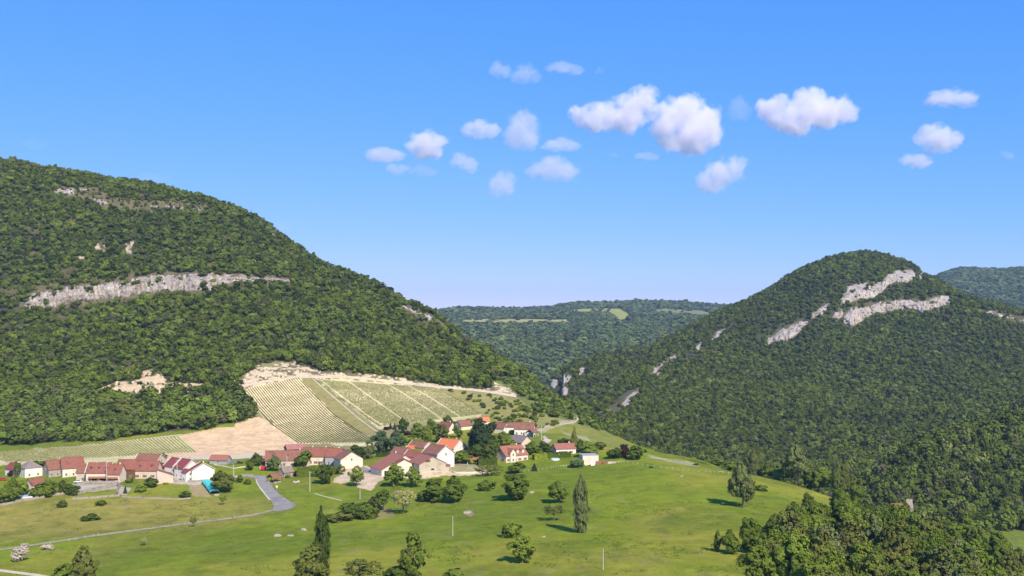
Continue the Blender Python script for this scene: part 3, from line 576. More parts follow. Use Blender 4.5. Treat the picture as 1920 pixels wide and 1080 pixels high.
low = pts[:, 1]+(fbm(pts[:, 0]/60, pts[:, 1]/60, 3, 9)-.5)*120 < 925; low |= nose; forest('forest', pts[~con & ~low], hs[~con & ~low], 1.0, P_NEAR, r); forest('forest', pts[low & ~con], hs[low & ~con], 1.05, P_LOW, r); forest('forest', pts[con], hs[con]*1.5, .45, P_CON, r)
def keepB(px, py, x, y, Y):
    q = r.rand(len(px)); edge = np.interp(px, *zip(*SKY_A)); k = (y < Y[:, 5]+70) & (py < edge+45)
    for cl in CLB:
        t_ = np.interp(px, *zip(*cl[0])); b_ = np.interp(px, *zip(*cl[1])); ins = (px > cl[0][0][0]) & (px < cl[0][-1][0]) & (py > t_+1) & (py < b_+(7 if cl is CL8 else 5)); k &= ~(ins & (q < (.90 if cl is not CL6 else .66)))
    rocky = (np.abs((px-1145)*-.76+768-py) < 22) & (px < 1380); k &= ~(rocky & (fbm(x/14, y/14, 4, 43) > .50) & (q < .75))
    return k
pts, px, py = scatter(B, 0, 1300, 950, 2330, 6.8, r, keepB)
hs = (5+6*r.rand(len(pts))**1.3)*(.6+.8*fbm(pts[:, 0]/60, pts[:, 1]/60, 4, 6)); print('hill B trees', len(pts)); con = r.rand(len(pts)) < .02
forest('forest', pts[~con], hs[~con], 1.0, P_RIGHT, r); forest('forest', pts[con], hs[con]*1.4, .45, P_CON, r)
pts, px, py = scatter(E, 200, 600, 858, 1180, 8.0, r, lambda px, py, x, y, Y: y < Y[:, 3])
hs = 10+7*r.rand(len(pts)); forest('forest', pts, hs, .85, P_RIGHT, r)
pts, px, py = scatter(G, 40, 520, 1650, 2350, 9, r, lambda px, py, x, y, Y: y < Y[:, 2])
k_ = off_gorge(px, py)
pts = pts[k_]; forest('forest', pts, 9+5*r.rand(len(pts)), 1.0, P_RIGHT, r)
def keepC(px, py, x, y, Y):
    edge = np.minimum(np.interp(px, *zip(*SKY_A)), np.where(px > 1000, np.interp(px, *zip(*SKY_B)), 999)); k = (y < Y[:, 6]+150) & (py < edge+25) & (px > 700) & (px < 1460)
    wx = px+(fbm(x/60, y/60, 3, 1)-.5)*8
    for P in FIELDS_C:
        for dp in (0, 3, 6, 9): k &= ~(inpoly(wx, py-dp, P) & (r.rand(len(px)) < .92))
    k &= off_gorge(px, py)
    return k
pts, px, py = scatter(Cc, -700, 1300, 2100, 5500, 15, r, keepC)
hs = (8+12*r.rand(len(pts)))*(.35+1.3*fbm(pts[:, 0]/150, pts[:, 1]/150, 3, 6))*(1+.3*sstep(4000, 5200, pts[:, 1])); print('plateau', len(pts)); forest('forest', pts, hs, 1.35, P_FAR, r)
pts, px, py = scatter(D, 1300, 2700, 3900, 5500, 20, r, lambda px, py, x, y, Y: (y < Y[:, 2]) & (py < np.interp(px, *zip(*SKY_B))+20) & (px > 1720))
forest('forest', pts, 14+9*r.rand(len(pts)), 1.5, P_FAR, r)
# valley wood between the meadow's edge and the hills
def keepV(px, py, x, y, Y):
    k = (y > Y[:, 10]+95) & (px > 1140) & (y < 1180) & ~((px > 1856) & (y > Y[:, 10]+60) & (y < 835))
    return k
pts, px, py = scatter(A, 60, 640, 560, 1200, 8.5, r, keepV); forest('forest', pts, 10+8*r.rand(len(pts)), .85, P_NEAR, r)

# ------------------------------------------------------------------ cliffs
def cliff(sheet, cl, name='cliff', step=1.6, rows=9, out_=2.5, rough=3.0, seed=0, ymax=None):
    p0, p1 = cl[0][0][0], cl[0][-1][0]; pxs = np.arange(p0, p1+.1, step); T = np.interp(pxs, *zip(*cl[0])); Bb = np.interp(pxs, *zip(*cl[1]))
    jag = (fbm(pxs/7, pxs*0+seed, 4, seed)-.5); T = T+jag*10; Bb = Bb+(fbm(pxs/9, pxs*0+7, 3, seed+2)-.5)*6; V = []
    for i, px_ in enumerate(pxs):
        a_ = sheet.hit(px_, T[i], ymax); b_ = sheet.hit(px_, max(Bb[i], T[i]+1.5), ymax); d = Vector((a_.x, a_.y, 0)).normalized()
        a_ = a_+d*2
        for k in range(rows+1):
            f = k/rows; zz = b_.z-1.5+(a_.z+1.0-b_.z)*f; ff = f**1.6
            x = b_.x+(a_.x-b_.x)*ff; y = b_.y+(a_.y-b_.y)*ff; s_ = math.sin(f*math.pi)**.5 if 0 < f < 1 else 0
            bl = abs(2*vnoise(px_/5+seed, zz/5, seed)-1); nn = (fbm(px_/3.2, zz/3.5, 3, seed)-.5)*2
            o_ = -out_*s_+rough*s_*(1.0*nn+.9*(bl-.4))+rough*.5*s_*(2*((zz/4.5+.6*vnoise(px_/12, 3, seed)) % 1)-1); V.append((x+d.x*o_, y+d.y*o_, zz))
    me = mesh_np(name, V, grid_faces(len(pxs), rows+1), M['limestone']); return tag(link(name, me), kind='structure')
cliff(A, CL1, rows=10, out_=4, rough=4.5, seed=1); cliff(A, CL2, rows=6, out_=5, seed=2, ymax=1500)
for i, cl in enumerate(CLB): cliff(B, cl, rows=10, out_=4, rough=6, seed=3+i, ymax=2300)
for i, (sh, cl) in enumerate([(G, GC[0]), (G, GC[1]), (G, GC[2]), (Cc, GC[3])]): cliff(sh, cl, rows=7, out_=7, rough=5, seed=12+i, ymax=2400, step=1.2)
for i, cl in enumerate([([(102, 351), (120, 349), (140, 352)], [(102, 360), (120, 366), (140, 364)]), ([(150, 351), (172, 349)], [(150, 357), (172, 354)]), ([(168, 374), (184, 370), (202, 376)], [(168, 378), (184, 386), (202, 381)]), ([(270, 384), (300, 383), (345, 386)], [(270, 387), (300, 388), (345, 391)]), ([(352, 388), (380, 391)], [(352, 392), (380, 396)])]):
    cliff(A, cl, rows=5, out_=1.5, rough=2.5, seed=20+i)

# rubble along the cut edge above the vineyard
bms = []
for k in range(5):
    rr_ = random.Random(k); b = MB(); n = 7; pts_ = [(0, 0, .5)]
    for j in range(n): a_ = j/n*6.28; q = .4+.25*rr_.random(); pts_.append((math.cos(a_)*q, math.sin(a_)*q, .15+.2*rr_.random()))
    for j in range(n): a_ = j/n*6.28; q = .5+.2*rr_.random(); pts_.append((math.cos(a_)*q, math.sin(a_)*q, -.2))
    b.poly(pts_, [[0, 1+j, 1+(j+1) % n] for j in range(n)]+[[1+j, 8+j, 8+(j+1) % n, 1+(j+1) % n] for j in range(n)]); bms.append(b)
def join_rocks(name, spots, mat, **kw):
    V, Fq = [], []
    for (p, s_, rz) in spots:
        b = bms[random.randrange(5)]; o = len(V); c_, s2 = math.cos(rz), math.sin(rz)
        V += [(p[0]+(x*c_-y*s2)*s_, p[1]+(x*s2+y*c_)*s_, p[2]+z*s_) for x, y, z in b.v]; Fq += [[o+i for i in f] for f in b.f]
    me = bpy.data.meshes.new(name); me.from_pydata(V, [], Fq); me.materials.append(mat); return tag(link(name, me), **kw)
def poly_spots(P, n, s0, s1, fn=None):
    xs_, ys_ = zip(*P); o = []
    while len(o) < n:
        q = (random.uniform(min(xs_), max(xs_)), random.uniform(min(ys_), max(ys_)))
        if inpoly(np.array([q[0]]), np.array([q[1]]), P)[0]: o.append((A.hit(*q), random.uniform(s0, s1)**1.5, random.random()*6.28))
    return o
join_rocks('rubble', poly_spots(BAND, 240, .6, 2.0)+poly_spots(ERODE, 130, .7, 2.3), M['earth'], kind='stuff')

# ------------------------------------------------------------------ roads and paths (sheets draped on the ground)
def ribbon(name, L_, mat, off=.12, sub=6, cross=4):
    """L_: list of (left px,py),(right px,py) edge pairs"""
    V = []; P = []
    for i in range(len(L_)-1):
        for k in range(sub):
            f = k/sub; P.append(tuple(tuple(L_[i][e][j]*(1-f)+L_[i+1][e][j]*f for j in (0, 1)) for e in (0, 1)))
    P.append(L_[-1])
    for a_, b_ in P:
        p = A.hit(*a_, 1200); q = A.hit(*b_, 1200)
        for k in range(cross+1):
            f = k/cross; x = p.x+(q.x-p.x)*f; y = p.y+(q.y-p.y)*f; V.append((x, y, float(A.h(x, y)[0])+off))
    me = mesh_np(name, V, grid_faces(len(P), cross+1), mat, True); return tag(link(name, me), kind='structure')
def strip(pts_, w0): return [((x-(0 if abs(dx) > abs(dy)*.6 else w0), y-(w0*.5 if abs(dx) > abs(dy)*.6 else 0)), (x+(0 if abs(dx) > abs(dy)*.6 else w0), y+(w0*.5 if abs(dx) > abs(dy)*.6 else 0))) for (x, y), (dx, dy) in zip(pts_, [(pts_[min(i+1, len(pts_)-1)][0]-pts_[max(i-1, 0)][0], pts_[min(i+1, len(pts_)-1)][1]-pts_[max(i-1, 0)][1]) for i in range(len(pts_))])]
ribbon('road', [((470, 897), (476, 892)), ((481, 898), (497, 892)), ((482, 904), (505, 905)), ((488, 914), (513, 916)), ((497, 926), (524, 927)), ((507, 938), (540, 938)), ((513, 948), (556, 947)), ((512, 955), (545, 955)), ((505, 959), (530, 958))], M['asphalt'], .15)
ribbon('road', strip([(430, 895), (450, 894), (476, 894)], 4), M['asphalt'], .13)
ribbon('road', [((680, 874), (676, 878)), ((690, 879), (684, 886)), ((703, 884), (700, 890)), ((722, 888), (722, 892)), ((740, 891), (742, 894))], M['asphalt'], .15)
ribbon('path', strip([(-40, 1035), (0, 1031), (57, 1023), (110, 1015), (169, 1006), (228, 998), (290, 990), (358, 981), (415, 974), (470, 967), (512, 957)], 3.0), M['track'], .12)
ribbon('path', strip([(-40, 1068), (0, 1070), (30, 1074), (70, 1079), (120, 1088)], 5), M['gravel'], .12)
ribbon('path', strip([(1004, 811), (1012, 805), (1022, 801), (1042, 797), (1060, 795), (1078, 792), (1084, 786), (1080, 780)], 1.6), M['gravel'], .15)
ribbon('path', strip([(590, 925), (600, 929), (620, 934), (641, 939)], 1.3), M['edge'], .12)
ribbon('path', strip([(1212, 858), (1250, 863), (1287, 869), (1310, 874)], 1.0), M['track'], .12)
ribbon('verge', [((479, 897), (481, 899)), ((480, 905), (482.5, 905)), ((486, 915), (488.5, 914)), ((495, 927), (498, 926)), ((504, 938), (508, 938))], M['edge'], .2)
ribbon('track', strip([(-30, 873), (0, 868), (40, 866)], 3), M['gravel'], .15)
ribbon('track', [((300, 867), (305, 861)), ((360, 862), (362, 854)), ((430, 862), (432, 853)), ((500, 857), (500, 848)), ((540, 848), (546, 840))], M['gravel'], .15)
ribbon('track', strip([(452, 727), (470, 748), (487, 774), (505, 797), (522, 815), (556, 836)], 2.2), M['gravel'], .12)
ribbon('track', strip([(586, 710), (612, 733), (640, 757), (670, 783), (704, 808), (716, 812)], 2.0), M['gravel'], .12)
ribbon('track', strip([(92, 840), (160, 838), (230, 828), (300, 820), (340, 815)], 1.6), M['gravel'], .12)
ribbon('track', strip([(440, 727), (500, 715), (560, 707), (650, 707), (731, 715), (816, 725), (887, 731), (931, 737), (968, 743)], 4.6), M['gravel'], .15)

# ------------------------------------------------------------------ vine rows
def vine_rows(Lc, Rc, n, label, skip=(), gap=1.15, thin=1.0, mt='vine_young', hedge=False):
    for i in range(n):
        if i in skip: continue
        f = i/(n-1); K = [(a_[0]*(1-f)+b_[0]*f, a_[1]*(1-f)+b_[1]*f) for a_, b_ in zip(Lc, Rc)]
        W = []
        for a_, b_ in zip(K[:-1], K[1:]):
            for k in range(5): W.append((a_[0]+(b_[0]-a_[0])*k/5, a_[1]+(b_[1]-a_[1])*k/5))
        W.append(K[-1]); Q = np.array([A.hit(*q) for q in W]); d = np.concatenate([[0], np.cumsum(np.linalg.norm(np.diff(Q, axis=0), axis=1))])
        nn = max(4, int(d[-1]/gap)); s_ = np.linspace(0, d[-1], nn); rr2 = np.random.RandomState(i); P = np.stack([np.interp(s_, d, Q[:, j]) for j in range(3)], 1)
        P = P[rr2.rand(nn) > .06*thin]; P = np.repeat(P, 3, 0); P += rr2.randn(len(P), 3)*np.array([.07, .12, .08]); P[:, 2] += .5
        V, Fq = quads(P, rr2.randn(len(P), 3)*.6+np.array([.2, -.3, .8]), np.full(len(P), .50 if hedge else .62), rr2)
        dd = np.gradient(Q, axis=0)[:, :2]; dd /= np.linalg.norm(dd, axis=1, keepdims=True)+1e-9; nr = np.stack([-dd[:, 1], dd[:, 0], 0*dd[:, 0]], 1); hw = .13 if hedge else .02; b0 = len(V); m_ = len(Q)
        prof = [(-hw, .12), (-hw*.8, .60), (hw*.8, .60), (hw, .12)] if hedge else [(-hw, .72), (-hw, .8), (hw, .8), (hw, .72)]     # trained canopy, or just the trellis wire
        V = np.concatenate([V, np.stack([Q+nr*u_+np.array([0, 0, z_]) for u_, z_ in prof], 1).reshape(-1, 3)]); Fq = np.concatenate([Fq, b0+grid_faces(m_, 4)])
        me = mesh_np('vine_row', V, Fq, LEAF[mt]); a_ = me.attributes.new('rnd', 'FLOAT', 'FACE'); a_.data.foreach_set('value', rr2.rand(len(Fq)).astype(np.float32))
        sf = 'th' if 10 <= (i+1) % 100 <= 20 else {1: 'st', 2: 'nd', 3: 'rd'}.get((i+1) % 10, 'th'); tag(link('vine_row', me), '%d%s %s' % (i+1, sf, label), 'vine row', 'rows of vines in '+label.split(' in ')[-1])
vine_rows([(456, 731), (480, 763), (513, 798), (560, 831)], [(559, 709), (590, 742), (625, 777), (704, 830)], 25, 'vine row from the left in the steep vineyard beside the bare soil', gap=.9, mt='vine', hedge=True)
vine_rows([(594, 713), (632, 743), (682, 780), (712, 800)], [(812, 727), (845, 742), (880, 762), (902, 777)], 58, 'vine row from the left in the wide vineyard above the village', skip=(2, 16, 35, 45), thin=1.6)
vine_rows([(-40, 850), (-20, 856), (0, 862), (15, 868)], [(332, 819), (343, 829), (354, 839), (366, 848)], 58, 'vine row from the left in the flat vineyard behind the left houses', thin=1.8)

# ------------------------------------------------------------------ houses
def win_mesh():
    f = MB(); f.box(-.55, .55, -.06, 0, .65, .75).box(-.55, .55, -.06, 0, -.75, -.65).box(-.55, -.45, -.06, 0, -.65, .65).box(.45, .55, -.06, 0, -.65, .65).box(-.03, .03, -.05, 0, -.65, .65)
    p = MB().box(-.45, .45, -.03, -.005, -.65, .65); return f.mesh('window', M['frame']), p.mesh('pane', M['glass'])
WF, WP = win_mesh(); SH = {k: MB().box(-.28, .28, -.07, 0, -.72, .72).mesh('shutter', M[k]) for k in ('shutter_red', 'shutter_brown')}
DR = MB().box(-.55, .55, -.08, 0, -1.05, 1.05).mesh('door', M['wood']); GR = MB().box(-1.4, 1.4, -.08, 0, -1.15, 1.15).mesh('garage_door', M['dark']); SK = MB().box(-.5, .5, -.6, .6, 0, .1).mesh('roof_window', M['glass'])
def opening(root, mesh, name, side, u, z, L, W, sc=1.0):
    loc = {'f': (u, -W/2-.004, z), 'b': (u, W/2+.004, z), 'l': (-L/2-.004, u, z), 'r': (L/2+.004, u, z)}[side]; rz = {'f': 0, 'b': math.pi, 'l': -math.pi/2, 'r': math.pi/2}[side]
    o = link(name, mesh, root, loc, rz); o.scale = (sc, 1, sc); return o
def house(px, py, L, W, H, Rr, yaw, wall, roof, label, cat='house', wins='f2x1', hip=False, ry=0.0, HR=None, HL=None, chim=1, name='house', verge=None, shut=None, setback=None, doors='', sky_=0, Y=None, flat=False, open_=False, over=.45, dz=0, mono=False):
    p = A.hit(px, py, 900)
    if Y: p = Vector(((px-960)/F*Y, Y, 0))
    a_ = R(yaw); back = (abs(math.sin(a_))*L+abs(math.cos(a_))*W)/2 if setback is None else setback
    if not Y: p = Vector((p.x*(1+back/p.y), p.y+back, 0)); p.x = (px-960)/F*p.y
    zc = (HY-py)/F*(p.y-back) if Y is None else float(A.h(p.x, p.y)[0]); p.z = zc+dz
    root = link(name, None, None, p, a_); tag(root, label, cat); HL = H if HL is None else HL; HR = H if HR is None else HR; top = max(HL, HR)+Rr
    l, w_ = L/2, W/2
    if flat:
        MB().box(-l, l, -w_, w_, -3, H).build('wall', M[wall], root); MB().box(-l-.1, l+.1, -w_-.1, w_+.1, H+.004, H+.25).build('roof', M[roof], root)
    elif mono:
        MB().poly([(-l, -w_, -3), (l, -w_, -3), (l, w_, -3), (-l, w_, -3), (-l, -w_, H), (l, -w_, H-Rr), (l, w_, H-Rr), (-l, w_, H)], [[3, 2, 1, 0], [4, 5, 6, 7], [0, 1, 5, 4], [1, 2, 6, 5], [2, 3, 7, 6], [3, 0, 4, 7]]).build('wall', M[wall], root)
        s_ = Rr/L; MB().poly([(-l-.2, -w_-.2, H+.02+s_*.2), (l+.2, -w_-.2, H-Rr+.02-s_*.2), (l+.2, w_+.2, H-Rr+.02-s_*.2), (-l-.2, w_+.2, H+.02+s_*.2), (-l-.2, -w_-.2, H+.2+s_*.2), (l+.2, -w_-.2, H-Rr+.2-s_*.2), (l+.2, w_+.2, H-Rr+.2-s_*.2), (-l-.2, w_+.2, H+.2+s_*.2)], [[3, 2, 1, 0], [4, 5, 6, 7], [0, 1, 5, 4], [1, 2, 6, 5], [2, 3, 7, 6], [3, 0, 4, 7]]).build('roof', M[roof], root)
    else:
        if open_:
            for sx in (-1, 0, 1):
                for sy in (-1, 1): MB().box(sx*(l-.3)-.12, sx*(l-.3)+.12, sy*(w_-.3)-.12, sy*(w_-.3)+.12, -2, H).build('post', M[wall], root)
            for sy in (-1, 1): MB().box(-l, l, sy*(w_-.3)-.1, sy*(w_-.3)+.1, H-.25, H).build('beam', M['wood'], root)
        elif hip: MB().box(-l, l, -w_, w_, -3, H).build('wall', M[wall], root)
        else:
            q = [(-w_, -3), (w_, -3), (w_, HR), (ry, top), (-w_, HL)]
            MB().poly([(-l, y, z) for y, z in q]+[(l, y, z) for y, z in q], [[0, 4, 3, 2, 1][::1], [5, 6, 7, 8, 9], [0, 1, 6, 5], [1, 2, 7, 6], [2, 3, 8, 7], [3, 4, 9, 8], [4, 0, 5, 9]]).build('wall', M[wall], root)
        o_ = over
        if hip:
            k = min(w_, l)*.95; zz = H-.02; b = MB(); b.poly([(-l-o_, -w_-o_, zz), (l+o_, -w_-o_, zz), (l+o_, w_+o_, zz), (-l-o_, w_+o_, zz), (-l+k, 0, H+Rr), (l-k, 0, H+Rr)], [[0, 1, 5, 4], [1, 2, 5], [2, 3, 4, 5], [3, 0, 4], [3, 2, 1, 0]]); b.build('roof', M[roof], root)
        else:
            b = MB(); th = .2
            for sy, he in ((-1, HL), (1, HR)):
                run = abs(sy*w_-ry); sl = (top-he)/run; ye = sy*(w_+o_); ze = he-sl*o_; g_ = .03
                P_ = [(-l-o_, ry, top+g_), (l+o_, ry, top+g_), (l+o_, ye, ze+g_), (-l-o_, ye, ze+g_)]; P2 = [(x, y, z+th) for x, y, z in P_]
                b.poly(P_+P2, [[0, 1, 2, 3], [7, 6, 5, 4], [0, 4, 5, 1], [1, 5, 6, 2], [2, 6, 7, 3], [3, 7, 4, 0]] if sy > 0 else [[3, 2, 1, 0], [4, 5, 6, 7], [1, 5, 4, 0], [2, 6, 5, 1], [3, 7, 6, 2], [0, 4, 7, 3]])
            b.build('roof', M[roof], root)
            MB().box(-l-o_, l+o_, ry-.18, ry+.18, top+.16, top+.34).build('ridge_tiles', M[roof], root)
            if verge:
                for sx in (-1, 1):
                    b = MB()
                    for sy, he in ((-1, HL), (1, HR)):
                        run = abs(sy*w_-ry); sl = (top-he)/run; ye = sy*(w_+o_); ze = he-sl*o_; x0 = sx*(l+o_+.06)
                        P_ = [(x0-.3, ry, top+.26), (x0+.02, ry, top+.26), (x0+.02, ye, ze+.26), (x0-.3, ye, ze+.26)]; P2 = [(x, y, z+.2) for x, y, z in P_]; P3 = P_+P2
                        b.poly(P3, [[0, 1, 2, 3], [7, 6, 5, 4], [0, 4, 5, 1], [1, 5, 6, 2], [2, 6, 7, 3], [3, 7, 4, 0]])
                    b.build('verge', M[verge], root)
            for k in range(sky_):
                u = -l+L*(k+.5)/sky_; f_ = .45; y = -w_+(ry+w_)*f_; z = HL+(top-HL)*f_; s2 = link('roof_window', SK, root, (u, y, z+.26)); s2.rotation_euler[0] = math.atan2(top-HL, ry+w_)
        for k in range(chim):
            u = l*(.55-.9*k); cb = MB().box(u-.35, u+.35, ry-.1, ry+.5, top-1.2, top+1.2); ch = cb.build('chimney', M['cream'], root); MB().box(u-.45, u+.45, ry-.2, ry+.6, top+1.204, top+1.32).build('cap', M['stone'], ch)
    for spec in wins.split():
        side = spec[0]; n, rows_ = map(int, spec[1:].split('x')); ext = L if side in 'fb' else W
        for rr_ in range(rows_):
            for k in range(n):
                u = -ext/2+ext*(k+.5)/n; z = 1.5+rr_*2.7
                if side in 'lr' and rows_ == 1 and n == 1: u, z = 0, max(HL, 3.2)-.3
                o = opening(root, WF, 'window', side, u, z, L, W); link('pane', WP, o)
                if shut:
                    for s_ in (-1, 1): link('shutter', SH[shut], o, (s_*.85, -.01, 0))
    for spec in doors.split():
        side, kind, u = spec[0], spec[1], float(spec[2:]); opening(root, GR if kind == 'g' else DR, 'garage_door' if kind == 'g' else 'door', side, u, 1.15 if kind == 'g' else 1.05, L, W, 1.0)
    return root
H_ = house
# left village row
H_(28, 893, 9, 7, 4, 3, -35, 'white', 'tiles_deep', 'small house with dark red roof and white gable at the far left, half behind trees', wins='r1x1', chim=0)
H_(57, 896, 10, 10, 5.4, 3.8, -45, 'white', 'tiles_grey', 'white house with grey-brown hipped roof behind the small gabled house', hip=True, wins='f3x1 r2x1', chim=0)
H_(103, 896, 10, 11, 4.6, 4.6, 38, 'stone', 'tiles_brown', 'stone farmhouse with brown roof and bare stone gable end', wins='l1x1 f3x1', chim=1, setback=9)
H_(135, 897, 12, 12, 5.2, 5.2, 30, 'cream', 'tiles_red', 'tall red-roofed barn joined to the stone farmhouse', wins='f3x1', doors='fg3', chim=0, setback=12)
H_(66, 928, 8, 6.8, 5.2, 2.8, 58, 'cream', 'tiles_red', 'small narrow house with two stacked windows standing alone above the lower stone wall', wins='l1x2', chim=0)
H_(159, 903, 7, 9, 5, 3, 6, 'beige', 'tiles_brown', 'low lean wing with dark roof at the left end of the balcony house', wins='f1x1', chim=0)
hb = H_(189, 905, 13, 10, 5.6, 4.8, 2, 'cream', 'tiles_red', 'red-roofed house with three roof windows and long timber balcony', wins='f3x1', sky_=3, chim=2, doors='fg-2 fg2.5', verge='cream')
MB().box(-5, 6.3, -6.4, -5.02, 2.5, 2.65).box(-5, 6.3, -6.42, -6.35, 2.7, 3.6).box(-4.9, -4.7, -6.3, -6.1, -2, 2.5).box(6.0, 6.2, -6.3, -6.1, -2, 2.5).box(.5, .7, -6.3, -6.1, -2, 2.5).build('balcony', M['orangewood'], hb)
hb = H_(219, 906, 7, 9, 5.0, 4.6, -4, 'cream', 'tiles_red', 'narrow red-roofed house with one roof window and orange balcony beside ivy', wins='f2x1', sky_=1, chim=1, doors='fd1', setback=5)
MB().box(-3, 3, -5.9, -4.52, 2.5, 2.65).box(-3, 3, -5.92, -5.85, 2.7, 3.6).build('balcony', M['orangewood'], hb)
H_(241, 900, 11, 10, 5.8, 4.6, 0, 'wood', 'tiles_red', 'red-roofed barn with recess shade put into its dark front colour', wins='f2x1', chim=1, setback=8)  # flat wall, its dark colour stands in for the shade of a recess
H_(277, 899, 13.5, 9, 4.8, 4.6, -3, 'pinkw', 'tiles_red', 'pinkish red-roofed house with two small roof openings beside the sloping annex', wins='f3x1', chim=0, shut='shutter_brown', setback=7, sky_=2)
H_(282, 893, 15, 10, 4.6, 3.4, -12, 'pinkw', 'tiles_brown', 'taller brown-red roof rising behind the middle of the left row', wins='r1x1', chim=0, Y=672, verge='cream', dz=-2)
H_(309, 907, 8.5, 7, 7.4, 3.2, 20, 'pinkw', 'tiles_brown', 'pale pink annex whose wall top slopes down to the right', mono=True, wins='', chim=0)
H_(315, 889, 7, 6, 3.2, 2, -10, 'cream', 'tiles_deep', 'little dark red roof tucked between the annex and the stepped houses', wins='f1x1', chim=0)
H_(330, 893, 8, 10, 5.6, 4.0, -38, 'white', 'tiles_deep', 'first of the three stepped houses with deep red roofs and white verges', wins='f2x1 ', chim=1, verge='white')
H_(351, 898, 9, 11, 5.8, 4.4, -38, 'white', 'tiles_deep', 'second of the three stepped deep red houses, behind the little stair tower', wins='f2x1', chim=1, verge='white')
H_(352, 904, 4.6, 5, 5.2, 1.4, -38, 'white', 'tiles_deep', 'narrow stair tower with two windows in front of the stepped houses', cat='tower', wins='r1x2 f1x1', chim=0)
H_(379, 903, 6.5, 12.5, 6.2, 3.6, -62, 'white', 'tiles_deep', 'big blank white gable at the right end of the stepped deep red houses', wins='', chim=1, verge='white')
hb = H_(413, 871, 11, 6.5, 2.6, 2.4, -10, 'greyw', 'tiles_salmon', 'low shed with salmon tiled roof and grey wall beside the bare soil', cat='shed', wins='f1x1', chim=0, name='shed')
# middle group
H_(553, 852, 12, 10, 3.2, 2.4, 24, 'wood', 'tiles_pink', 'timber barn with pinkish metal roof above the long farm', cat='barn', wins='', chim=0, name='barn')
H_(540, 877, 26, 12, 4.2, 5.0, 10, 'beige', 'tiles_brown', 'long brown-roofed farm with dark gable and two roof windows, behind round trees', wins='f6x1 l1x1', chim=2, sky_=3, doors='fg4')
H_(596, 872, 18, 11, 5.2, 4.6, -3, 'cream', 'tiles_red', 'cream red-roofed house in the middle of the long farm row, ivy on its front', wins='f5x1', chim=2, shut='shutter_brown', doors='fd2')
H_(628, 873, 9, 10, 5.4, 4.2, -8, 'greyw', 'tiles_red', 'link house, front coloured grey as shade, between the cream house and the big cream gable', wins='f2x1', chim=1)  # grey wall colour stands in for shade on this front
H_(653, 880, 11, 14, 5.6, 4.2, -60, 'cream', 'tiles_brown', 'big plain cream gable at the right end of the long farm row', wins='r1x1', chim=0, shut=None)
H_(496, 869, 6, 5, 2.8, 1.2, -8, 'wood', 'tiles_pink', 'tiny shed with flat pink roof at the left end of the long farm', cat='shed', wins='', chim=0, name='shed')
hb = H_(536, 896, 6.5, 5.5, 3.0, 2.5, 48, 'stone', 'tiles_grey', 'small stone chapel with grey roof and bell gable beside the washhouse', cat='chapel', wins='l1x1', chim=0, name='chapel')
b = MB().box(-3.35, -2.95, -.8, -.3, 5.4, 7.2).box(-3.35, -2.95, .3, .8, 5.4, 7.2).box(-3.4, -2.9, -.9, .9, 7.204, 7.6); b.build('bell_gable', M['stone'], hb)
hb = H_(515, 907, 6.2, 6, 3.0, 2.0, 52, 'wood', 'tiles_brown', 'open washhouse with brown roof on timber posts beside the road', cat='washhouse', wins='', chim=0, open_=True, name='washhouse')
MB().box(-3, 3, -2.6, 2.6, -2, .25).box(-3, 3, -2.65, -2.35, .25, .9).box(-3, 3, 2.35, 2.65, .25, .9).build('basin', M['boulder'], hb)
# right group
hb = H_(735, 890, 15, 20, 4, 3.0, 122, 'cream', 'tiles_salmon', 'wide barn with long red roof sweeping down to the left and a cream gable', cat='barn', wins='', chim=1, HL=7.2, HR=3.0, ry=-4.5, setback=9, name='barn', doors='lg7 ld3')
H_(757, 890, 6, 8.3, 6.6, 2.2, 104, 'cream', 'tiles_red', 'cream stone gable projecting from the wide sweeping barn', wins='l2x1', chim=0, setback=.8)
H_(754, 868, 11, 9, 5.2, 3.2, -38, 'cream', 'tiles_brown', 'dark brown roof with pale blank gable behind the sweeping barn', wins='', chim=1)
H_(780, 872, 11, 9, 4.6, 3.0, -34, 'cream', 'tiles_red', 'low bright red roof squeezed between the sweeping barn and the pale gable house', wins='', chim=0, verge='cream')
H_(789, 866, 13, 10, 4.0, 3.0, -34, 'cream', 'tiles_brown', 'rearmost brown roof with cream verge in the right village cluster', wins='r1x1', chim=0, Y=706, verge='cream', dz=-3.5)
H_(772, 864, 5, 7, 3.2, 2.0, -34, 'cream', 'tiles_orange', 'scrap of bright orange roof left of the rearmost brown roof', wins='', chim=0, Y=704, dz=-3.5)
hb = H_(801, 894, 15, 16, 6.8, 3.9, 118, 'beige', 'tiles_salmon', 'big barn with broad grey-beige gable wall and small arched opening', cat='barn', wins='', chim=0, name='barn')
MB().box(-7.58, -7.5, -.9, .9, 3.2, 4.1).build('opening', M['dark'], hb); MB().box(-7.56, -7.5, -6.5, 6.5, 2.2, 2.35).build('cornice', M['white'], hb); MB().box(-7.62, -7.5, 1.5, 4.4, 7.8, 9.2).build('hay_door', M['wood'], hb)
H_(822, 880, 14, 12.5, 8.4, 4.4, -48, 'white', 'tiles_brown', 'tall white gabled house with one tiny window and brown roof', wins='r1x1', chim=0, verge='white')
H_(846, 862, 14.5, 12, 6.6, 4.6, -38, 'white', 'tiles_orange', 'white house with vivid orange tiled roof', wins='f2x1 r2x1', chim=1, verge='white')
H_(836, 882, 4.5, 4, 2.6, 1.2, -10, 'pinkw', 'tiles_brown', 'little hipped outhouse beside the gravel yard', cat='shed', wins='f1x1', hip=True, chim=0, name='shed')
H_(886, 871, 6.2, 4, 2.8, .9, -4, 'whitep', 'tiles_salmon', 'open garden pergola with orange roof on white posts', cat='pergola', wins='', chim=0, open_=True, name='pergola')
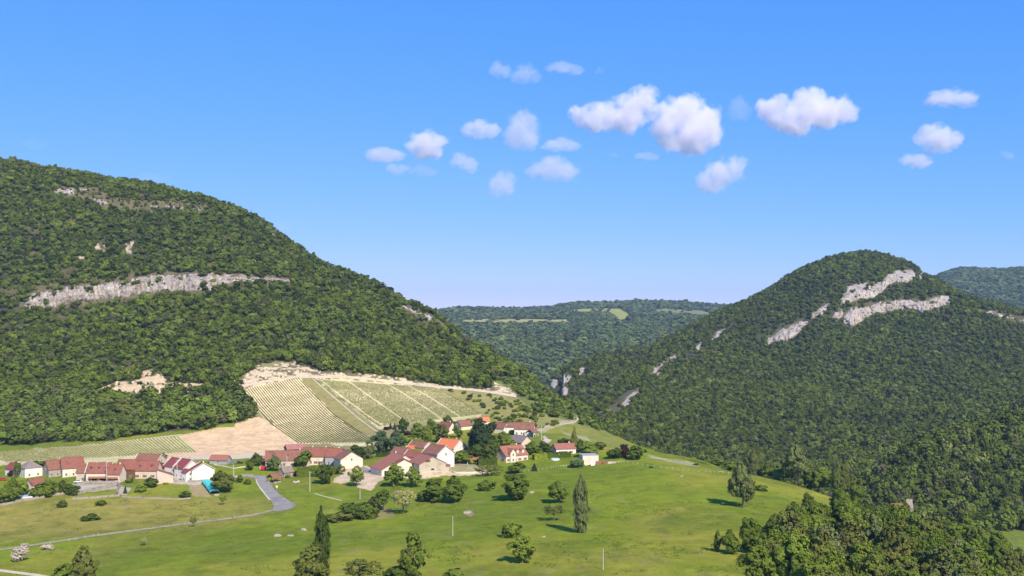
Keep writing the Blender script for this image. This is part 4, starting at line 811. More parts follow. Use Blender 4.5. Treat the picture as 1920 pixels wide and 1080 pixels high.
H_(838, 814, 11, 9, 3.0, 4.6, -42, 'cream', 'tiles_red', 'red roof with cream gable among trees above the village', wins='r1x1', chim=1)
H_(869, 807, 10, 8, 3.0, 3.6, 40, 'cream', 'tiles_brown', 'brown-red roof showing between two trees above the village', wins='', chim=0)
H_(905, 798, 9, 7, 3.0, 2.4, 20, 'cream', 'tiles_orange', 'orange roof just showing above the tall dark cedar', wins='', chim=0)
H_(941, 813, 9, 8, 3.6, 3.4, -36, 'white', 'tiles_brown', 'small house with brown roof and white gable at the track', wins='r1x1', chim=0)
H_(966, 812, 12, 8, 4.2, 2.6, -4, 'white', 'tiles_brown', 'low brown-roofed wing joined to the upper house by the track', wins='f2x1', chim=0)
H_(984, 817, 13, 10, 4.4, 3.8, -8, 'white', 'tiles_brown', 'upper white house with broad brown roof where the track begins', wins='f4x1', chim=1, doors='fd0')
H_(998, 820, 7, 6, 3.0, 1.8, 60, 'whitep', 'tiles_brown', 'open carport with brown gabled roof beside the upper house', cat='carport', wins='', chim=0, open_=True, name='carport')
H_(976, 841, 13, 9, 3.6, 3.6, -52, 'pinkw', 'tiles_grey', 'grey-brown roof half buried in trees below the upper house', wins='', chim=0)
hb = H_(957, 868, 16, 13.5, 4.0, 5.0, 36, 'cream', 'tiles_salmon', 'cream house with red shutters, dormers and ivy on its front', wins='l2x1 f4x1', chim=1, shut='shutter_red', doors='fd-1', setback=10)
for u in (1.0, 5.0):
    dm = MB().box(u-.8, u+.8, -6.0, -3.4, 5.0, 6.9).build('dormer', M['cream'], hb); MB().poly([(u-1.1, -6.2, 6.9), (u+1.1, -6.2, 6.9), (u+1.1, -2.6, 6.9), (u-1.1, -2.6, 6.9), (u, -6.2, 7.7), (u, -2.6, 7.7)], [[0, 1, 4], [1, 2, 5, 4], [3, 5, 2], [0, 4, 5, 3], [3, 2, 1, 0]]).build('dormer_roof', M['tiles_salmon'], dm); link('window', WF, dm, (u, -6.01, 5.95))
gb = MB().poly([(-5.4, -7.6, -2), (-1.4, -7.6, -2), (-1.4, -7.6, 5.4), (-3.4, -7.6, 7.8), (-5.4, -7.6, 5.4), (-5.4, -5, -2), (-1.4, -5, -2), (-1.4, -5, 5.4), (-3.4, -5, 7.8), (-5.4, -5, 5.4)], [[0, 1, 2, 3, 4], [1, 6, 7, 2], [5, 0, 4, 9]]).build('front_gable', M['cream'], hb)
MB().poly([(-5.9, -7.9, 5.1), (-3.4, -7.9, 8.0), (-.9, -7.9, 5.1), (-5.9, -2.5, 5.1), (-3.4, -1.0, 8.0), (-.9, -2.5, 5.1), (-5.9, -7.9, 5.3), (-3.4, -7.9, 8.2), (-.9, -7.9, 5.3), (-5.9, -2.5, 5.3), (-3.4, -1.0, 8.2), (-.9, -2.5, 5.3)], [[6, 7, 10, 9], [7, 8, 11, 10], [3, 4, 1, 0], [4, 5, 2, 1], [0, 1, 7, 6], [1, 2, 8, 7]]).build('gable_roof', M['tiles_salmon'], gb)
for z in (1.5, 4.6): o = link('window', WF, gb, (-3.4, -7.61, z)); link('pane', WP, o)
H_(1057, 853, 12.5, 10, 3.6, 2.6, 14, 'white', 'tiles_salmon', 'white bungalow with salmon roof and one red window behind a hedge', wins='f2x1 l1x1', chim=1, shut='shutter_red')
H_(1104, 872, 9.5, 9, 5.4, 0, 10, 'cream', 'greyw', 'cream flat-roofed garage block at the edge of the meadow', cat='garage', wins='', chim=0, flat=True, name='garage')
# two storey stone house in the valley wood
q = Vector(((1693-960)/F*735, 735, 0)); z0 = (HY-948)/F*735
z0 -= 4.0; hb = link('house', None, None, (q.x, q.y, z0), R(-10)); tag(hb, 'stone house with stepped gable and tan roof poking out of the valley wood', 'house')
MB().box(-7, 2, -3.5, 3.5, -16, 2.2).build('wall', M['stone'], hb); MB().poly([(-7.3, -3.8, 2), (2, -3.8, 2), (2, 3.8, 2), (-7.3, 3.8, 2), (-7.3, 0, 5.5), (2, 0, 5.5)], [[0, 1, 5, 4], [2, 3, 4, 5], [3, 0, 4], [1, 2, 5]]).build('roof', M['tiles_brown'], hb)
MB().poly([(2, -4, -16), (2, 4, -16), (2, 4, 3), (2, 0, 8.5), (2, -4, 3), (6, -4, -16), (6, 4, -16), (6, 4, 3), (6, 0, 8.5), (6, -4, 3)], [[0, 4, 3, 2, 1], [5, 6, 7, 8, 9], [0, 5, 9, 4], [2, 3, 8, 7], [3, 4, 9, 8], [1, 2, 7, 6]]).build('stepped_gable', M['drystone'], hb)

# ------------------------------------------------------------------ walls, fences, poles
def wall_line(name, pts_, hgt, th, mat, label, cat='wall', kindp='stone'):
    K = []
    for a_, b_ in zip(pts_[:-1], pts_[1:]):
        for k in range(6): K.append((a_[0]+(b_[0]-a_[0])*k/6, a_[1]+(b_[1]-a_[1])*k/6))
    K.append(pts_[-1]); Q = [A.hit(*q, 900) for q in K]; V = []
    for i, p in enumerate(Q):
        d = Vector(Q[min(i+1, len(Q)-1)]-Q[max(i-1, 0)]); d.z = 0; d.normalize(); n_ = Vector((-d.y, d.x, 0))*th/2; hh = hgt*(.85+.3*random.random())
        V += [(p.x-n_.x, p.y-n_.y, p.z-1), (p.x-n_.x, p.y-n_.y, p.z+hh), (p.x+n_.x, p.y+n_.y, p.z+hh), (p.x+n_.x, p.y+n_.y, p.z-1)]
    n = len(Q); Fq = [[i*4+k, i*4+(k+1) % 4, (i+1)*4+(k+1) % 4, (i+1)*4+k] for i in range(n-1) for k in range(4)]+[[0, 1, 2, 3], [(n-1)*4+k for k in (3, 2, 1, 0)]]
    o = link(name, mesh_np(name, V, np.array(Fq), mat)); return tag(o, label, cat)
W_ = wall_line
W_('stone_wall', [(-20, 958), (0, 949), (18, 946), (37, 941), (75, 935), (100, 930), (121, 927)], 1.3, .6, M['drystone'], 'pale dry stone wall rising from the left edge towards the round pool')
W_('stone_wall', [(136, 937), (160, 936), (181, 934), (219, 931), (226, 931)], 1.1, .5, M['drystone'], 'low grey wall along the foot of the lawn below the balcony house')
W_('stone_wall', [(154, 908), (175, 908), (200, 908), (222, 907)], 1.8, .6, M['drystone'], 'grey terrace wall in front of the balcony house')
W_('stone_wall', [(144, 929), (160, 924), (180, 919), (200, 915), (219, 911)], 1.6, .9, M['drystone'], 'tumbled stone wall climbing diagonally below the terrace')
W_('stone_wall', [(229, 932), (255, 934), (286, 935), (335, 937), (360, 935)], .7, .5, M['drystone'], 'very low field wall below the garden plots')
W_('stone_wall', [(219, 931), (221, 920), (224, 910)], 1.6, .8, M['drystone'], 'short stone wall running up beside the garden cypress')
W_('stone_wall', [(430, 897), (450, 894), (476, 893)], 1.2, .5, M['drystone'], 'roadside wall leading left from the road bend')
W_('stone_wall', [(845, 884), (854, 888), (887, 888), (905, 885), (922, 884)], 1.0, .6, M['gravel'], 'pale retaining kerb below the terraced garden')
W_('stone_wall', [(318, 905), (340, 903), (360, 904), (395, 902)], 1.0, .5, M['drystone'], 'courtyard wall in front of the stepped houses')
W_('stone_wall', [(402, 872), (425, 876), (438, 879), (460, 876)], .7, .25, M['beige'], 'thin pale garden wall beside the salmon-roofed shed')
def hedge(pts_, hgt, th, mat, label):
    K = np.array(pts_, float); n = 24; t_ = np.linspace(0, 1, n); u_ = np.linspace(0, 1, len(K)); Q = np.array([A.hit(np.interp(f, u_, K[:, 0]), np.interp(f, u_, K[:, 1]), 900) for f in t_])
    rh = np.random.RandomState(int(pts_[0][0])); m_ = int(np.linalg.norm(Q[-1]-Q[0])*hgt*55); f = rh.rand(m_); P = np.stack([np.interp(f, t_, Q[:, j]) for j in range(3)], 1)
    u = rh.rand(m_)*2-1; z = rh.rand(m_); side = rh.rand(m_) < .6; u = np.where(side, np.sign(u), u); z = np.where(side, z, 1); lump = .85+.3*vnoise(f*n, z*2, 3)
    d = Q[-1]-Q[0]; d[2] = 0; d /= np.linalg.norm(d); nr = np.array([-d[1], d[0], 0]); nn = nr[None]*(u*side)[:, None]+np.array([0, 0, 1])[None]*(~side)[:, None]+rh.randn(m_, 3)*.45
    P = P+nr[None]*(u*th/2*lump)[:, None]; P[:, 2] += z*hgt*lump; V, Fq = quads(P, nn, np.full(m_, .62), rh); me = mesh_np('hedge', V, Fq, LEAF[mat])
    a_ = me.attributes.new('rnd', 'FLOAT', 'FACE'); a_.data.foreach_set('value', rh.rand(len(Fq)).astype(np.float32)); return tag(link('hedge', me), label, 'hedge')
hedge([(1000, 863), (1012, 861), (1024, 860)], 3.4, 3, 'lime', 'bright lime clipped hedge beside the cream house with red shutters')
hedge([(1024, 860), (1045, 858), (1070, 857)], 3.0, 2.4, 'mid', 'long green hedge in front of the white bungalow')
hedge([(557, 894), (575, 893), (598, 893)], 5.0, 5, 'mid', 'tall clipped hedge in front of the long farm')
hedge([(596, 888), (615, 887), (636, 887)], 3.4, 3, 'olive', 'brownish-green hedge below the cream farm house')
hedge([(896, 873), (912, 871), (930, 870)], 3.6, 3, 'dark', 'dark clipped hedge left of the red-shuttered house')
hedge([(706, 857), (720, 856), (738, 855)], 2.4, 2, 'dark', 'dark hedge below the big blue-green twin tree')
hedge([(820, 836), (840, 835), (862, 836)], 2.4, 3, 'mid', 'low hedge along the garden above the orange roof')
PP = MB().box(-.05, .05, -.05, .05, -.3, 1.2).mesh('post', M['pole'])
def fence(pts_, n, label):
    K = np.array(pts_, float); d = np.linspace(0, 1, n); t_ = np.linspace(0, 1, len(K)); Q = [A.hit(np.interp(f, t_, K[:, 0]), np.interp(f, t_, K[:, 1]), 900) for f in d]
    root = link('fence', None, None, Q[0]); tag(root, label, 'fence'); b = MB()
    for i, p in enumerate(Q):
        o = link('post', PP, root, p-Q[0]); o.scale = (1.2, 1.2, 1.0)
        if i: b.tube([Q[i-1]-Q[0]+Vector((0, 0, 1)), p-Q[0]+Vector((0, 0, 1))], .02, 3)
    b.build('wire', M['metal'], root)
fence([(1033, 878), (1050, 876), (1068, 875), (1080, 873)], 12, 'row of white fence posts left of the flat-roofed garage')
fence([(982, 885), (1010, 883), (1033, 879)], 7, 'sparse white posts below the small pointed tree')
fence([(1125, 868), (1150, 869), (1172, 867), (1210, 874), (1260, 880), (1300, 884)], 22, 'long line of tiny white posts crossing the meadow to the right of the garage')
fence([(1300, 884), (1330, 887), (1350, 887), (1375, 891)], 9, 'last white posts near the meadow rim')
fence([(130, 1015), (146, 1011), (172, 1007), (185, 1005)], 5, 'short white posts beside the lower meadow path')
def pole(px, py, hpx, label, arm=True, mat='pole', r0=.2):
    p = A.hit(px, py, 900); h = hpx*p.y/F; root = link('utility_pole', None, None, p, random.uniform(-.5, .5)); tag(root, label, 'utility pole')
    MB().tube([(0, 0, -1), (0, 0, h)], [r0, r0*.65], 8).build('pole', M[mat], root)
    if arm:
        ar = MB().box(-.9, .9, -.07, .07, h-.9, h-.75).build('crossarm', M['metal'], root)
        for x in (-.8, 0, .8): MB().tube([(x, 0, h-.752), (x, 0, h-.5)], .06, 6).build('insulator', M['frame'], ar)
pole(200, 908, 43, 'pale utility pole in front of the balcony house'); pole(332, 905, 43, 'thin pole between the sloping annex and the stepped houses')
pole(438, 898, 27, 'grey pole beside the road wall right of the dark spreading tree'); pole(538, 879, 26, 'pole rising behind the stone chapel')
pole(581, 922, 39, 'tall pale pole on the grass below the clipped hedge'); pole(675, 936, 19, 'short pale pole behind the dark bushes', arm=False)
pole(849, 1005, 37, 'slender pale pole alone in the central meadow', arm=False, r0=.14); pole(1131, 1068, 40, 'slender grey pole in the lower meadow right of centre', arm=False, r0=.14)
pole(1015, 825, 28, 'grey pole where the upper track leaves the village'); pole(1077, 831, 20, 'wooden pole in front of the upper spruce', mat='bark', arm=False)
pole(502, 931, 22, 'dark lamp post at the left verge of the road bend', mat='greyp', arm=False, r0=.1); pole(534, 957, 22, 'dark lamp post on the right verge at the road end', mat='greyp', arm=False, r0=.1)
p = A.hit(519, 919, 900); rt = link('road_sign', None, None, p); tag(rt, 'round white sign on a short post beside the washhouse', 'sign'); MB().tube([(0, 0, -.5), (0, 0, 1.6)], .09, 6).build('post', M['frame'], rt)
b = MB(); b.tube([(0, -.06, 1.9), (0, .06, 1.9)], .55, 16); b.build('disc', M['whitep'], rt)

# ------------------------------------------------------------------ cars, pools, woodpile, cows, rocks
def car(px, py, yaw, paint, label, sc=1.0):
    p = A.hit(px, py, 900); root = link('car', None, None, p, R(yaw)); root.scale = (sc,)*3; tag(root, label, 'car')
    pr = [(-2.05, .35), (-2.1, .75), (-1.9, .95), (-.95, 1.0), (1.15, 1.0), (1.95, .9), (2.1, .7), (2.1, .35)]
    n = len(pr); b = MB(); b.poly([(x, -.85, z) for x, z in pr]+[(x, .85, z) for x, z in pr], [list(range(n)), list(range(n, 2*n))[::-1]]+[[i+n, (i+1) % n+n, (i+1) % n, i] for i in range(n)]); b.build('body', M[paint], root)
    cb = [(-1.8, 1.0), (-1.45, 1.45), (.35, 1.48), (1.1, 1.0)]; b = MB(); b.poly([(x, -.72 if z < 1.2 else -.6, z) for x, z in cb]+[(x, .72 if z < 1.2 else .6, z) for x, z in cb], [[0, 1, 2, 3], [7, 6, 5, 4], [4, 5, 1, 0], [5, 6, 2, 1], [6, 7, 3, 2]]); b.build('windows', M['glass'], root)
    MB().box(-1.4, .3, -.6, .6, 1.481, 1.53).build('roof', M[paint], root)
    for x in (-1.3, 1.3):
        for y in (-.86, .86):
            wl = MB().tube([(x, y-.1, .33), (x, y+.1, .33)], .33, 12).build('wheel', M['rubber'], root)
car(146, 905, 10, 'whitep', 'white car parked before the tall red-roofed barn'); car(6, 901, 0, 'redp', 'red car at the far left edge behind shrubs')
car(223, 912, -60, 'greyp', 'dark car parked under the balcony house by the ivy'); car(437, 870, 15, 'greyp', 'grey car parked right of the salmon-roofed shed')
car(449, 869, 15, 'rubber', 'black car beside the grey one near the bare soil'); car(700, 883, 20, 'greyp', 'grey car at the left foot of the sweeping barn'); car(541, 874, 0, 'whitep', 'white car behind the stone chapel')
p = A.hit(495, 882, 900); rt = link('trailer', None, None, p, R(-8)); tag(rt, 'bright red trailer parked on the grass left of the pale round tree', 'trailer'); MB().box(-1.9, 1.9, -1, 1, .6, 2.6).build('box', M['redp'], rt); MB().box(-2.15, -1.9, -1.03, 1.03, .55, 2.65).box(1.9, 2.15, -1.03, 1.03, .55, 2.65).build('end_frame', M['whitep'], rt)
for x in (-.8, .8):
    for y in (-1.0, 1.0): MB().tube([(x, y-.12, .4), (x, y+.12, .4)], .4, 10).build('wheel', M['rubber'], rt)
def pool(px, py, rad, hgt, label, wat='blue'):
    p = A.hit(px, py, 900); rt = link('pool', None, None, p); tag(rt, label, 'pool'); n = 24; b = MB()
    b.poly([(math.cos(i/n*6.2832)*rad*k, math.sin(i/n*6.2832)*rad*k*.8, z) for k, z in ((1, -1), (1, hgt), (.95, hgt), (.95, -1)) for i in range(n)], [[j*n+i, j*n+(i+1) % n, (j+1)*n+(i+1) % n, (j+1)*n+i] for j in range(3) for i in range(n)]); b.build('wall', M['whitep'], rt)
    b = MB(); b.poly([(math.cos(i/n*6.2832)*rad*.95, math.sin(i/n*6.2832)*rad*.76, hgt-.12) for i in range(n)], [list(range(n))]); b.build('water', M[wat], rt)
pool(53, 934, 3.6, 1.3, 'round blue-covered pool with white sides behind the left stone wall'); pool(1041, 862, 2.6, .8, 'pale blue garden pool before the long hedge', 'bluewater')
# woodpile under turquoise sheet
a_ = A.hit(386, 906, 900); b_ = A.hit(403, 927, 900); d = Vector(b_-a_); Ln = d.length; n_ = 14; rt = link('woodpile', None, None, a_); tag(rt, 'long low woodpile under a turquoise tarpaulin beside the dark spreading tree', 'woodpile')
dn = Vector((d.x, d.y, 0)).normalized(); sd_ = Vector((-dn.y, dn.x, 0)); V = []; V2 = []
for i in range(n_+1):
    o = d*(i/n_); g = A.h(a_.x+o.x, a_.y+o.y)[0]-a_.z; o = Vector((o.x, o.y, g)); hh = 1.9+.25*math.sin(i*1.3)
    for k, (u, z) in enumerate(((-2.2, -.5), (-2.2, hh-.3), (2.2, hh-.3), (2.2, -.5))): V.append(o+sd_*u+Vector((0, 0, z)))
    for u, z in ((-2.4, hh-.9), (-2.35, hh-.2), (-.8, hh+.35+.1*random.random()), (.9, hh+.35), (2.35, hh-.2), (2.4, hh-.45)): V2.append(o+sd_*u+Vector((0, 0, z)))
link('log_stack', mesh_np('log_stack', V, grid_faces(n_+1, 4), M['logs']), rt); link('tarpaulin', mesh_np('tarpaulin', V2, grid_faces(n_+1, 6), M['turq'], True), rt)
def cow(px, py, yaw, label):
    p = A.hit(px, py, 900); me = bpy.data.meshes.new('body')
    v = [(0, 0, 1.05), (.75, 0, 1.05), (-.75, 0, 1.1), (1.15, 0, 1.35), (1.55, 0, 1.3)]; e = [(0, 1), (0, 2), (1, 3), (3, 4)]; rad = [.42, .38, .36, .2, .15]
    for bx, k in ((.7, 1), (-.7, 2)):
        for s_ in (-1, 1): i = len(v); v += [(bx, s_*.24, .75), (bx+.06*(-1 if bx < 0 else 0), s_*.24, .42), (bx, s_*.24, .02)]; e += [(k, i), (i, i+1), (i+1, i+2)]; rad += [.15, .08, .06]
    i = len(v); v += [(-1.12, 0, 1.15), (-1.2, 0, .6)]; e += [(2, i), (i, i+1)]; rad += [.05, .03]
    me.from_pydata(v, e, []); me.materials.append(M['hide']); o = link('cow', me, None, p, R(yaw)); tag(o, label, 'cow')
    md = o.modifiers.new('skin', 'SKIN'); sv = me.skin_vertices[0].data
    for k, q in enumerate(rad): sv[k].radius = (q, q)
    sv[0].use_root = True; ss = o.modifiers.new('smooth', 'SUBSURF'); ss.levels = ss.render_levels = 1; o.scale = (.85,)*3
cow(551, 906, 70, 'pale cow at the left of the three near the lone tall pole'); cow(556, 907, 20, 'red and white cow between the two others on the green'); cow(560, 905, 130, 'white cow at the right of the three near the lone tall pole')
rk = [(995, 924, 1.3, 'white boulder beside the large bushy tree right of centre'), (990, 1008, .8, 'pale stone in the meadow between the two bushes'), (1018, 1007, .7, 'small white stone below the brownish umbrella-shaped tree'), (572, 994, 1.2, 'pale stone outcrop left of the front poplar'), (517, 1006, 1.5, 'brownish stone outcrop on the slope left of the front poplar'), (545, 1005, 1.1, 'flat stone between the two outcrops on the slope'), (404, 929, 1.3, 'pale stone slab at the lower end of the turquoise tarpaulin'), (1279, 893, .8, 'lonely pale stone on the far right meadow'), (877, 962, 1.4, 'reddish boulder patch in the central meadow')]
for x, y, s_, lb in rk:
    p = A.hit(x, y, 900); join_rocks('boulder', [(p+Vector((random.uniform(-1, 1), random.uniform(-1, 1), 0))*s_, s_*random.uniform(.7, 1.4), random.random()*6) for _ in range(4)], M['boulder'], label=lb, cat='boulder')
# goods stacked at the garage
p = A.hit(1112, 873, 900)
for i, (dx, w_, h_, mt, lb) in enumerate([(0, 2.4, 1.6, 'whitep', 'white cabin box with dark opening at the foot of the garage'), (3.2, 3.4, 1.9, 'tiles_salmon', 'stack of terracotta roof tiles right of the white box'), (7, 2.8, 1.2, 'logs', 'low stack of red-brown tiles at the garage yard'), (11, 5.0, .8, 'pinkw', 'long low heap of pale pink blocks at the yard end')]):
    x = p.x+dx; y = p.y+1; z = float(A.h(x, y)[0]); nme = 'crate' if i == 0 else 'stack'; b = MB(); 
    for k in range(3 if i else 1): b.box(-w_/2+.1*k, w_/2-.05*k, -.9, .9, h_*k/(3 if i else 1)+.004*k-.2*(k == 0), h_*(k+1)/(3 if i else 1))
    rt = b.build(nme, M[mt], None, (x, y, z)); tag(rt, lb, 'crate' if i == 0 else 'stack')

